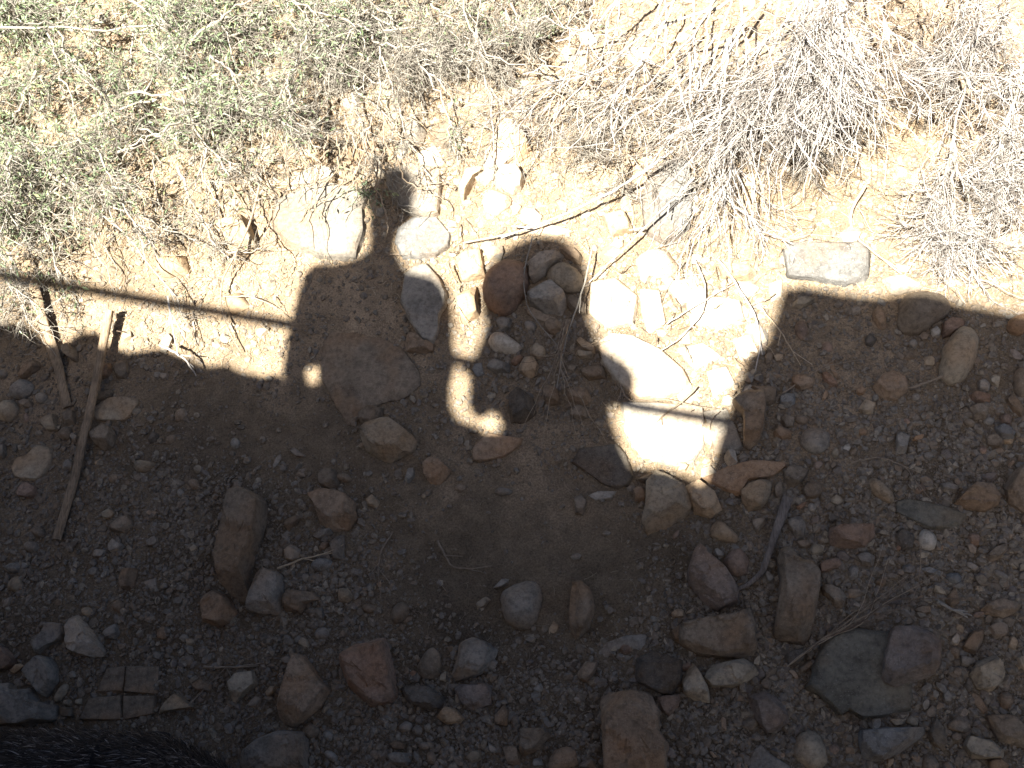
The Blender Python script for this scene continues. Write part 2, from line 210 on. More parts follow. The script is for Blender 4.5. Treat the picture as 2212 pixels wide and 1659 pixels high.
# ------------------------------------------------------------------ rocks traced from the picture
CROP = dict(TL=(0, 0), TM=(830, 0), TR=(1660, 0), ML=(0, 620), MM=(830, 620), MR=(1660, 620), BL=(0, 1245), BM=(830, 1245), BR=(1660, 1245))
def fpx(tag, pts):
    pts = np.array(pts, float)
    if tag == 'F': return pts
    ox, oy = CROP[tag]; return (np.array([ox, oy]) + pts * .37975) * .8848
ROCKS = '''
ML tan f @paleflat 590,990 640,950 700,920 780,915 880,925 878,960 840,1030 800,1068 700,1072 610,1070 590,1030
ML brown a 580,960 620,910 720,870 725,920 640,950 595,985
ML grey r @roundleft 60,860 130,795 210,830 215,880 150,935 90,930 55,890
ML tan r -10,970 30,935 90,940 118,985 100,1040 50,1080 -10,1060
ML pale r 220,900 260,880 300,900 295,940 250,965 222,940
ML grey a 115,950 160,925 205,950 200,985 150,990
ML orange a 610,770 640,710 710,700 715,740 690,790 640,800
ML brown a 730,760 765,680 820,690 825,760 800,800 745,800
ML brown a 390,600 430,570 490,620 495,690 470,690 420,650
ML brown a 600,1150 650,1095 720,1110 745,1170 720,1240 660,1260 605,1210
ML tan f @bigleft 70,1370 110,1310 180,1290 240,1225 330,1250 335,1310 300,1400 240,1460 150,1455 90,1430
ML red a 95,1530 140,1480 190,1470 240,1500 235,1550 180,1570 120,1560
ML tan a 270,1090 300,1050 355,1030 360,1090 370,1130 310,1140
ML brown r 365,1150 410,1100 455,1110 460,1160 430,1200 380,1190
ML tan r 850,1335 880,1318 990,1335 1005,1360 960,1380 930,1410 880,1400 850,1370
ML dark a 945,1190 985,1140 1015,1160 1000,1200 960,1215
ML tan r 1235,1370 1265,1345 1295,1370 1280,1410 1245,1405
ML grey r 1470,1210 1500,1170 1540,1195 1530,1240 1490,1255
ML grey f 1745,1360 1770,1300 1800,1280 1805,1310 1780,1350 1750,1375
ML brown a 2040,1420 2080,1375 2150,1385 2175,1430 2180,1500 2110,1510 2050,1480
ML brown a 120,790 190,700 240,690 260,720 200,770 140,810
ML pale a 1020,790 1035,760 1075,765 1070,800 1045,812
ML grey r -20,745 30,735 45,770 30,800 -20,790
ML grey a -20,1230 30,1220 35,1290 10,1320 -20,1310
ML grey a 1860,1270 1890,1240 1960,1290 1970,1310 1900,1300
ML brown r 1210,1590 1240,1570 1260,1600 1240,1625 1212,1615
ML pale r 1130,1520 1150,1500 1180,1525 1160,1565 1138,1555
ML brown a 410,1030 440,1010 480,1010 475,1090 430,1100
F orange a @orangeshard 665,1068 700,1058 745,1065 768,1085 770,1120 755,1145 715,1148 690,1130 682,1090
F brown b @curved 508,1068 530,1058 560,1070 580,1090 575,1130 565,1165 550,1200 540,1235 543,1290 530,1300 505,1290 485,1265 480,1225 468,1195 475,1150 495,1110
F grey a @blockgrey 545,1300 555,1240 575,1228 610,1240 613,1290 605,1328 570,1330 542,1325
F orange a @warty 428,1310 440,1285 470,1275 495,1290 512,1325 495,1345 470,1355 440,1345 430,1330
F brown a 612,1300 625,1275 680,1280 690,1295 660,1305 650,1325 615,1320
BL grey a 210,890 270,800 330,720 420,735 410,800 390,840 300,880 250,930 220,920
BL pale a @palewedge 415,770 450,720 510,675 540,720 590,770 640,850 685,920 670,945 600,950 500,930 430,880
BL grey a 640,790 690,760 740,725 765,790 735,830 660,820
BL grey a 175,1040 230,980 280,935 330,950 370,1020 370,1100 340,1150 300,1210 240,1150 190,1110
BL tan r @finger 335,1225 370,1150 410,1100 440,1130 420,1180 360,1245
BL grey b @leftboulder -30,1120 70,1110 110,1160 220,1150 250,1230 370,1260 370,1350 170,1390 -30,1380
BL brown a 390,1260 460,1270 470,1330 390,1330
BL tan r 395,1220 450,1215 455,1260 400,1255
BL tan r 470,1220 520,1205 520,1255 475,1250
BL tan a 1010,1310 1050,1240 1140,1175 1250,1270 1180,1280
BL tan a @tanblock 1465,1090 1500,1050 1630,1035 1655,1120 1600,1170 1500,1245 1480,1210
BL brown a 1225,1120 1290,1085 1365,1120 1340,1170 1270,1165
BL orange b @lumpy 1820,1180 1870,1080 1890,1000 1910,920 1960,940 2010,1010 2060,1080 2130,1160 2080,1240 1990,1330 1900,1400 1830,1380 1800,1330
BL grey b @bottomblock 1545,1600 1680,1480 1830,1420 1960,1430 1985,1500 1980,1700 1560,1700
BL brown r 1930,1430 1960,1365 2000,1360 2060,1410 2050,1450 1990,1480
BL grey r 2065,1430 2110,1405 2145,1450 2120,1495 2080,1470
BL pale r 2075,1550 2120,1540 2175,1590 2150,1625 2090,1600
BL grey a 1795,960 1850,930 1900,970 1880,1010 1830,985
BL orange a 760,440 800,380 885,375 875,430 850,510 780,515
BL grey f 910,460 1000,430 1000,530 960,510
BL pale a 690,230 730,180 795,230 760,270 710,280
BL pale a 590,300 620,250 690,260 650,300
BL grey r 140,210 190,190 245,215 235,270 190,275 150,250
BL brown r 180,130 210,95 290,125 285,180 220,175
BL grey r 15,370 60,335 135,335 125,390 60,410
BL tan r 35,510 60,450 110,415 140,470 100,530
BL grey r @greycobble 2010,780 2060,745 2120,770 2110,820 2050,840 2015,820
BL red a -20,860 40,890 100,960 90,1010 -20,1040
BL pale a 1830,260 1880,220 1930,250 1920,310 1870,335 1835,310
BL orange r 2040,240 2070,200 2115,200 2100,245 2060,265
BL grey a 2000,170 2070,130 2130,120 2140,150 2050,190
BL grey a 2120,200 2212,160 2212,320 2150,320 2130,250
BL blue r 1990,340 2050,300 2140,320 2130,370 2050,400 2000,380
BL brown a 700,130 760,60 830,30 850,100 800,150
BL tan a 640,20 700,-20 740,20 710,60 660,50
BL brown r 710,600 760,570 800,610 760,660 715,640
BL tan r 510,640 560,615 600,650 560,690 520,670
BL grey r 1060,670 1100,650 1130,665 1100,705 1060,695
BL grey a 975,920 1010,905 1045,930 1030,965 980,955
BL brown a 1820,90 1840,60 1900,30 1940,40 1900,90 1850,140
BL tan a 1700,1170 1740,1130 1790,1130 1760,1180 1715,1205
BL grey a 1580,1260 1640,1190 1680,1210 1650,1270
BL grey a 560,400 600,360 630,370 610,425 570,420
MM red r @redcobble 915,230 945,110 1010,60 1070,25 1150,45 1210,60 1220,200 1190,270 1140,330 1090,395 1030,400 960,360 925,290
MM tan r @eggstone 1325,140 1340,90 1400,45 1470,55 1530,100 1570,160 1560,230 1500,255 1430,235 1350,200
MM grey a 1220,80 1290,10 1380,-10 1450,10 1400,45 1340,90 1320,140 1240,190 1215,150
MM brown a 1410,-40 1500,-40 1560,20 1545,70 1500,50 1450,25
MM grey a @greywedge 1205,280 1290,190 1370,185 1450,260 1470,320 1420,395 1330,380 1230,340
MM brown f 1190,345 1230,338 1330,385 1400,405 1340,440 1240,410 1200,380
MM brown a 1430,300 1500,270 1590,330 1590,390 1540,400 1480,360
MM grey f @shield 385,310 420,130 480,80 560,60 650,160 690,260 680,340 640,400 635,500 600,575 540,560 480,490 430,400
MM orange a 405,590 440,510 500,520 560,575 605,560 600,620 540,635 430,625
MM tan b @bigtan 145,1150 170,1100 270,1060 330,1065 420,1130 505,1205 480,1270 400,1300 330,1340 260,1330 160,1260 140,1200
MM brown a 120,1040 190,980 275,990 270,1060 170,1100 125,1090
MM orange a @halfcobble 535,1350 580,1315 640,1320 710,1390 690,1430 640,1480 580,1480 540,1420
MM orange f @slanted 850,1250 950,1145 1040,1160 1180,1180 1150,1240 1060,1300 920,1330 850,1330
MM dark f @bigdark 1490,1340 1530,1250 1650,1230 1780,1210 1840,1280 1890,1430 1850,1490 1780,1510 1690,1480 1580,1400
MM brown u 350,730 480,720 515,800 500,870 400,910 250,940 120,930 180,840
F brown u @buried 690,760 705,700 760,690 850,740 900,790 905,830 870,860 800,880 750,920 720,870 695,820
MM dark a 1090,920 1150,870 1240,930 1260,1020 1180,1090 1090,1080
MM tan a 1145,720 1190,670 1250,665 1280,720 1260,780 1210,795 1150,760
MM tan a 1215,600 1260,570 1325,610 1320,660 1280,685 1220,640
MM red r 1090,690 1140,640 1190,650 1160,700 1110,720
MM grey a 940,730 960,690 1020,670 1090,710 1090,760 1000,770
MM blue f @bluestone 860,700 910,690 925,770 880,790 845,740
MM brown a 1545,760 1560,720 1700,720 1715,800 1600,810
MM orange a 1450,870 1500,860 1600,880 1620,940 1580,975 1470,940
MM brown a 1290,880 1330,840 1400,870 1420,960 1330,970
MM brown a 1480,990 1540,970 1590,1000 1590,1050 1520,1060 1475,1040
MM tan a 1515,560 1540,530 1640,600 1640,640 1560,610
MM tan a 1510,640 1540,615 1630,635 1620,665 1540,665
MM brown a 1455,720 1490,700 1525,720 1500,765 1460,755
MM cream r @litblob 945,560 985,500 1060,510 1130,560 1180,600 1140,640 1070,640 980,620
MM grey a 1000,430 1040,400 1100,420 1090,480 1030,490
MM brown a 1310,450 1360,420 1430,440 1420,500 1360,520 1320,490
MM grey r 1180,430 1230,420 1270,460 1240,500 1190,480
MM orange u 130,780 300,700 330,720 280,760 210,800 140,860 80,880
MM tan r 520,1540 560,1530 545,1570 520,1570
MM grey r 730,1500 770,1470 810,1490 790,1525 740,1520
MM grey r 980,1520 1030,1490 1120,1520 1090,1545 1010,1550
MM grey a 1505,1560 1550,1540 1590,1590 1560,1680 1510,1670
MM pale f 1590,1550 1650,1520 1780,1520 1740,1570 1640,1580
MM orange a 1880,1520 1930,1480 1980,1520 1960,1580 1900,1590
MM brown a 1900,1450 1970,1410 2050,1410 2060,1470 1980,1480
MM brown r -30,1410 30,1400 80,1440 60,1470 -30,1450
MM tan a 170,1580 210,1545 255,1590 235,1630 175,1615
MM grey a 410,1450 440,1380 475,1370 480,1420 440,1480
F cream f @whiteslab 1292,740 1320,722 1370,728 1430,755 1480,800 1500,840 1440,862 1380,868 1340,840 1300,790
F cream f @brightplate 1340,870 1420,870 1520,880 1525,960 1500,1000 1440,1005 1380,985 1350,930
F brown a @brownpost 1580,870 1610,850 1650,845 1655,880 1650,920 1640,955 1620,972 1605,965 1605,900
F brown a 1620,838 1680,838 1675,870 1655,875 1640,850
MR blue a 645,910 690,890 745,910 740,960 700,985 640,965
MR orange a @orangebrick 720,790 780,775 885,800 860,850 780,870 720,840
MR orange a @orangelump 1235,850 1300,780 1380,750 1450,790 1465,880 1400,935 1320,940 1260,890
MR tan r @bean 1670,620 1740,540 1780,460 1850,460 1920,510 1920,620 1880,720 1830,820 1730,850 1670,810 1660,740 1690,650
MR brown r @shadeboulder 1400,360 1440,270 1550,240 1700,270 1755,340 1720,400 1640,440 1560,510 1450,525 1400,470
MR red a 1685,450 1740,415 1835,420 1830,470 1740,520 1690,540
MR pale a 1610,490 1650,462 1685,500 1670,530 1620,525
MR brown a 1235,380 1270,330 1320,390 1335,470 1290,485 1240,420
MR orange r 2110,420 2230,370 2230,520 2130,520 2095,480
MR brown r 2135,790 2170,725 2230,715 2230,940 2160,910
MR grey r @greyround 770,1180 810,1120 900,1110 970,1150 965,1230 900,1285 820,1270 770,1220
MR orange a 600,1140 650,1100 720,1130 720,1180 660,1195 605,1170
MR grey a 1390,1160 1440,1140 1480,1170 1450,1290 1390,1280
MR tan r @speckled 1205,1440 1240,1425 1320,1470 1390,1560 1385,1610 1320,1600 1240,1540 1210,1480
F olive f @oliveplate 1935,1080 1960,1075 2050,1095 2090,1110 2070,1140 2010,1142 1935,1105
MR brown b 1765,1600 1830,1530 1900,1470 2010,1480 2060,1560 2050,1610 1960,1659 1850,1640
MR brown b @edgeboulder 2080,1500 2130,1410 2230,1330 2230,1680 2110,1600
MR grey a 1665,1480 1730,1465 1800,1490 1780,1530 1690,1530
MR red a 1860,910 1890,885 2000,905 2000,950 1880,950
MR brown a 1850,990 1940,960 1985,1000 1970,1060 1890,1060
MR blue a @bluegrey 2020,1110 2080,1090 2160,1140 2140,1195 2060,1190
MR tan a 1990,790 2020,770 2060,790 2050,860 2000,830
MR grey a 1915,820 1960,800 2000,840 1990,880 1920,870
MR brown a 1960,1170 2030,1160 2090,1210 2060,1250 1980,1230
MR grey f @tallslab 140,1010 300,985 370,1120 410,1250 330,1280 220,1280 180,1100
MR orange f @longred 140,1440 330,1350 460,1320 680,1335 690,1360 600,1430 440,1450 380,1560 250,1500
MR tan a @fronttan 385,1530 440,1480 540,1445 590,1470 580,1560 520,1640 440,1659 400,1600
MR brown a 665,1410 700,1360 780,1350 835,1390 800,1450 730,1500 670,1470
MR brown a 785,1520 820,1455 930,1470 920,1530 870,1580 810,1570
MR brown a 610,1480 650,1455 670,1540 640,1580 605,1550
MR tan a 965,1570 1010,1540 1055,1580 1020,1620 970,1600
MR tan a 1140,985 1190,930 1260,960 1240,1030 1180,1030
MR red r 740,440 790,410 825,460 820,530 780,555 735,500
MR grey r 1470,560 1510,535 1540,570 1510,600 1475,590
MR dark a 1190,540 1220,510 1270,540 1240,590 1195,580
MR tan a 720,310 780,280 870,280 860,310 780,345 725,340
MR red a 910,770 940,745 1020,840 1000,860 950,840 920,800
MR brown f 950,680 970,660 1030,800 1010,810 970,740
MR orange a 1130,870 1170,845 1200,870 1180,900 1135,900
MR pale r 1490,900 1520,885 1550,900 1540,940 1500,940
MR orange r 1140,1130 1180,1110 1215,1130 1200,1165 1150,1160
MR pale f 1050,1230 1090,1205 1105,1240 1080,1270 1050,1255
MR tan r 970,1280 1000,1230 1030,1250 1025,1300 985,1305
MR pale r 820,1610 850,1590 885,1620 870,1655 830,1650
MR grey a 1110,340 1090,360 1110,385 1160,380 1165,350 1130,330
MR brown a 630,1050 680,1035 740,1050 730,1110 680,1120
MR tan a 600,660 620,640 670,640 665,680 620,690
MR brown a 545,660 560,620 600,640 590,690 555,710
MR pale r 1950,1060 1990,1035 2035,1060 2010,1100 1960,1090
MR red a 2050,1050 2090,1030 2140,1040 2130,1090 2070,1090
MR brown a 2095,930 2130,900 2180,950 2212,1000 2212,1060 2140,1010
MR brown r 1820,1060 1850,1045 1910,1080 1900,1110 1840,1100
F tan b @creamrock 1395,1040 1420,1020 1450,1030 1480,1050 1500,1090 1480,1120 1440,1140 1400,1155 1385,1130 1395,1090
F tan a 1480,1050 1510,1040 1545,1065 1560,1100 1535,1120 1500,1110
BR purple b @arrow 45,400 90,260 130,220 190,290 300,380 380,500 375,590 240,655 140,590 60,480
BR red r 275,320 350,240 400,240 450,320 430,420 350,430 300,390
BR tan r @potato 180,170 220,60 290,70 310,110 385,160 380,210 320,220 240,190
BR grey a 680,90 700,45 780,30 810,90 800,170 750,190
BR red a @redblock 950,170 970,110 1150,100 1250,100 1255,170 1190,240 1080,250 970,230
BR cream r @roughpale 1530,180 1560,105 1620,130 1665,180 1650,250 1580,265 1540,240
BR dark a 1380,170 1430,110 1510,160 1500,240 1430,260
BR red a 895,350 930,325 1030,305 1045,355 950,395 905,400
BR grey a 1130,290 1200,260 1260,300 1240,370 1170,350
BR grey r 1080,380 1110,345 1155,360 1150,430 1100,455 1080,420
BR brown a 900,490 960,470 1040,510 1075,560 1040,640 990,620 930,560
BR brown b @talbrown 620,320 640,260 700,240 760,320 850,340 905,410 890,560 870,680 830,840 780,860 640,850 600,800 620,640 640,480
BR brown b @widebrown -10,745 150,700 340,680 460,630 490,740 495,880 470,945 280,955 100,930 -10,860
BR tan a @ridged 150,1080 200,1000 410,955 470,990 515,1050 450,1100 340,1140 200,1140
BR tan a 5,1090 80,975 130,1040 180,1130 195,1240 100,1230 20,1180
BR purple b @purple 430,1190 540,1165 640,1220 690,1300 700,1360 640,1420 560,1440 480,1340
BR tan r @knob 710,1570 760,1440 820,1410 900,1440 940,1540 950,1640 860,1690 760,1620
BR grey f 440,1620 480,1540 520,1505 570,1560 700,1640 720,1700 440,1700
BR olive f @oliveslab 810,1140 870,940 930,830 1010,770 1150,760 1340,780 1500,900 1490,1290 1300,1330 1170,1340 1080,1290 1030,1330 950,1250
BR tan a 1855,1060 1900,980 2020,925 2070,980 2090,1090 2000,1170 1900,1150
BR blue a @strata 1150,1420 1300,1400 1590,1395 1580,1440 1430,1560 1280,1620 1180,1600 1150,1500
BR grey a 1715,1380 1800,1310 1850,1330 1870,1420 1830,1435 1730,1410
BR orange f 1870,1160 1930,1190 1990,1290 1960,1320 1900,1250
BR brown a 1960,1330 2000,1315 2130,1315 2230,1400 2230,1540 2050,1490
BR tan a 1820,1520 1850,1450 2000,1480 2090,1540 2080,1600 1880,1600
BR brown a 1590,1440 1650,1330 1700,1400 1720,1500 1690,1550 1620,1500
BR brown a 1925,640 1990,590 2070,570 2190,610 2190,640 2090,700 1960,670
BR brown a 1965,300 2020,240 2100,210 2110,250 2060,310 2000,340
BR grey a 1980,750 2040,715 2110,730 2110,800 2030,830
BR brown a 1810,880 1880,780 1960,760 1950,840 1900,930 1830,910
BR cream a 1745,830 1780,785 1815,820 1790,870 1750,860
BR blue r 1700,430 1720,400 1800,400 1820,440 1790,480 1730,460
BR grey a 1830,340 1870,325 1930,370 1900,395 1850,370
BR blue a 1540,380 1600,360 1680,390 1680,420 1600,410
BR brown a 1100,690 1060,660 1200,720 1260,740 1180,775 1120,740
BR purple r 1310,590 1360,560 1440,575 1430,610 1340,610
BR red a 1850,160 1890,140 1940,170 1920,230 1870,220
BR tan a 2110,830 2140,800 2180,850 2150,910 2110,880
BR tan r 1450,1360 1480,1315 1540,1340 1530,1400 1470,1380
BR dark a 665,940 720,900 800,890 800,960 740,1010 690,1000
BR brown a 515,1110 550,1070 595,1100 580,1160 530,1150
BR grey a 540,420 560,380 605,430 600,470 560,470
BR orange a 745,200 800,190 850,210 820,245 770,240
BR tan a 830,260 850,220 935,225 920,290 850,290
BR brown a 1705,570 1770,490 1800,600 1740,630
BR brown r 2050,1180 2120,1160 2160,1230 2110,1290 2060,1270
BR brown r 1560,1570 1620,1560 1680,1640 1640,1700 1560,1700
BR brown a 1980,1610 2060,1590 2120,1640 2080,1700 1990,1700
BR grey r 700,1400 730,1365 760,1385 750,1425 710,1430
BR tan r 990,1000 1015,975 1032,995 1015,1030 992,1020
BR grey a 1690,1180 1720,1150 1755,1200 1750,1240 1700,1240
BR brown a 1580,1300 1620,1250 1660,1280 1640,1330 1590,1340
BR brown a 1500,640 1560,615 1620,620 1620,655 1540,670
BR grey a 1810,1000 1800,940 1850,940 1910,970 1900,1000 1850,1010
BR grey r 2010,390 2040,370 2120,420 2110,450 2040,430
BR brown a 460,60 540,50 560,80 500,150 470,120
BR grey a 220,250 240,240 290,280 270,310 230,295
BR brown a 1320,420 1350,400 1410,410 1400,440 1340,450
BR brown a 760,1010 840,960 860,980 820,1040 770,1055
BM red b @redwedge 0,950 100,870 290,815 320,900 350,1010 370,1200 330,1240 190,1270 110,1200 50,1130 0,1020
BM brown r 485,1010 530,930 590,870 640,920 655,980 630,1080 530,1090 490,1040
BM grey a @saddle 720,1050 760,960 770,870 850,815 950,850 1015,900 990,960 900,1060 800,1090 740,1105
BM dark a 390,1150 430,1130 570,1130 680,1210 650,1270 570,1285 430,1240
BM purple a 735,1150 760,1120 900,1125 950,1110 975,1160 970,1250 850,1295 780,1250
BM tan a 615,1330 680,1260 740,1275 800,1340 770,1370 680,1375
BM brown a 985,1320 1060,1245 1085,1300 1075,1390 990,1380
BM brown a @triangle 1160,1400 1320,1400 1360,1440 1280,1540 1180,1585 1155,1560
BM orange r 1335,1620 1380,1540 1460,1515 1520,1540 1530,1640 1340,1700
BM orange b @bigorange 1665,1230 1700,1180 1900,1160 2010,1190 2060,1300 2060,1420 2110,1500 2090,1700 1700,1700 1690,1500 1680,1300
BM red a 2030,1200 2190,1180 2180,1260 2120,1330 2070,1300
BM brown a 1520,1050 1580,970 1660,980 1640,1040 1590,1110 1540,1100
BM dark b @charcoal 1890,1060 1900,960 2000,900 2200,970 2200,1100 2140,1190 2050,1180 1900,1100
BM grey u 1650,920 1700,850 1850,800 2000,790 1980,870 1920,900 1860,860 1760,880 1700,960
BM grey r @greyegg 1030,540 1100,490 1220,445 1290,490 1300,570 1280,680 1240,750 1180,770 1080,750 1045,680 1040,600
BM tan f 1340,760 1370,710 1405,740 1395,780 1340,810
BM tan a 870,600 940,555 970,575 930,620 880,640
BM brown r 320,700 340,610 410,580 450,640 420,710 340,740
BM tan r -20,500 50,495 90,560 40,600 -20,590
BM brown r 130,620 170,595 235,620 220,660 150,660
BM grey r 365,1390 420,1350 470,1380 450,1430 380,1430
BM grey r 450,1410 500,1370 530,1410 510,1460 470,1440
BM grey a 310,1570 340,1555 430,1560 450,1620 420,1650 330,1640
BM brown r 550,1560 590,1545 620,1590 610,1640 560,1640
BM tan a 800,1590 850,1550 900,1540 910,1600 850,1640
BM tan r 895,1510 920,1465 950,1490 930,1550 900,1540
BM pale a 950,1490 1000,1530 1025,1570 990,1575 955,1540
BM brown a 1040,1520 1140,1515 1160,1640 1080,1640
BM pale a 1240,1145 1290,1110 1310,1160 1250,1175
BM pale r 1490,1210 1530,1190 1565,1225 1530,1250
BM brown a 1480,640 1500,470 1560,460 1620,520 1640,640 1600,760 1520,840 1470,760
BM grey a 980,500 1040,440 1085,440 1080,470 1030,500
BM brown a 310,1500 350,1480 420,1500 410,1540 330,1545
BM grey r 500,1500 540,1485 580,1510 560,1545 510,1540
BM grey r 690,1530 715,1510 735,1540 720,1575 695,1565
BM brown r 80,1340 110,1325 140,1350 120,1390 80,1385
BM grey a 1240,1600 1290,1590 1310,1640 1270,1660 1235,1645
BM tan a 2130,660 2170,630 2212,640 2212,690 2140,700
BM brown a 2130,780 2170,740 2212,740 2212,870 2150,840
TM grey f @headrock 285,1100 350,1080 450,1050 650,1070 655,1200 640,1380 600,1395 430,1385 340,1300 300,1200
TM granite f @freckled 350,1560 370,1480 470,1400 620,1390 710,1500 700,1590 600,1659 400,1660
TM cream f @tallcream 1000,830 1060,755 1110,760 1160,830 1170,900 1150,980 1050,1080 990,1130 920,1110 930,1000 970,900
TM cream a 985,1180 1050,1085 1150,1080 1190,1150 1170,1220 1110,1255 1030,1220
TM cream r 910,1280 980,1210 1100,1265 1110,1310 1000,1390 930,1350
TM brown f @pinkplate 560,860 620,800 700,760 760,810 740,880 690,950 610,930
TM pale a 10,640 60,590 140,580 155,640 80,710 10,700
TM tan a 200,590 280,560 370,590 390,680 300,730 220,680
TM tan a 410,720 470,640 540,660 560,740 480,770
TM cream a 830,420 880,400 930,420 900,450 840,450
TM tan a 700,780 740,850 690,900 790,920 760,800
TM grey a 400,820 480,790 560,850 520,950 420,900
TM tan a 1000,640 1060,600 1120,640 1090,720 1010,720
TM tan r 570,0 620,10 640,80 600,100 560,60
TM tan r 930,70 970,90 960,140 930,130
TM brown a 60,1000 120,940 260,950 300,1030 200,1060 80,1060
F granite f @greyplate 1400,380 1440,345 1490,350 1500,420 1490,490 1440,530 1390,500 1385,430
F granite f @granite 1690,540 1700,528 1860,525 1880,545 1880,590 1870,605 1830,618 1750,605 1700,600
F grey f @sunslab 595,440 690,395 800,410 785,450 790,500 770,560 700,560 620,530 590,490
F cream f 580,400 620,385 680,355 730,360 715,385 640,400
F cream b @ledge 670,170 700,150 790,130 800,160 760,200 690,210
F cream r @snow 1370,560 1400,540 1440,540 1470,580 1440,605 1380,590
F cream f 1480,650 1540,640 1600,650 1610,690 1560,710 1490,700
F cream f @loaf 1275,610 1330,600 1380,640 1370,700 1310,710 1272,680
F cream f 1430,610 1490,600 1530,640 1470,660
F cream f 1380,625 1425,625 1440,700 1400,720 1385,680
F cream f 1130,500 1180,480 1240,500 1200,510
F tan a 985,560 1040,540 1050,600 1000,610
F tan a 985,650 1030,620 1035,680 1000,700
F tan a @coral 1550,575 1600,570 1640,590 1620,610 1560,600
F cream f 1460,750 1520,740 1560,770 1500,800
F cream f 1525,800 1570,790 1590,830 1540,860
F tan r 480,640 520,630 540,660 500,680
F cream f 2080,270 2130,250 2160,290 2130,320 2090,310
F tan a 2140,520 2200,500 2212,560 2150,570
F cream r 2100,180 2150,160 2170,200 2120,220
F tan a 700,110 740,90 760,120 720,140
F tan a 640,330 690,310 710,340 660,360
F cream f 900,330 940,310 960,350 920,370
F tan a 1060,360 1030,380 1000,440 990,420 1010,370
F cream r 1930,640 1900,600 1950,590 2000,620
F tan a 1100,300 1130,280 1150,330 1120,350
F tan a 1300,470 1350,460 1370,500 1320,510
F tan a 470,500 540,480 560,540 500,560
F tan r 330,560 400,550 410,590 350,600
F cream f 1660,610 1690,600 1690,640 1665,650
F cream f 1580,730 1620,720 1640,760 1600,780
'''
def resample(P, n):
    Q = np.vstack([P, P[:1]]); d = np.r_[0, np.cumsum(np.linalg.norm(np.diff(Q, axis=0), axis=1))]
    t = np.linspace(0, d[-1], n, endpoint=False)
    return np.stack([np.interp(t, d, Q[:, i]) for i in (0, 1)], 1)
def inside(P, poly):
    x, y = P[:, 0], P[:, 1]; c = np.zeros(len(P), bool); j = len(poly) - 1
    for i in range(len(poly)):
        xi, yi = poly[i]; xj, yj = poly[j]
        c ^= ((yi > y) != (yj > y)) & (x < (xj - xi) * (y - yi) / (yj - yi + 1e-12) + xi); j = i
    return c
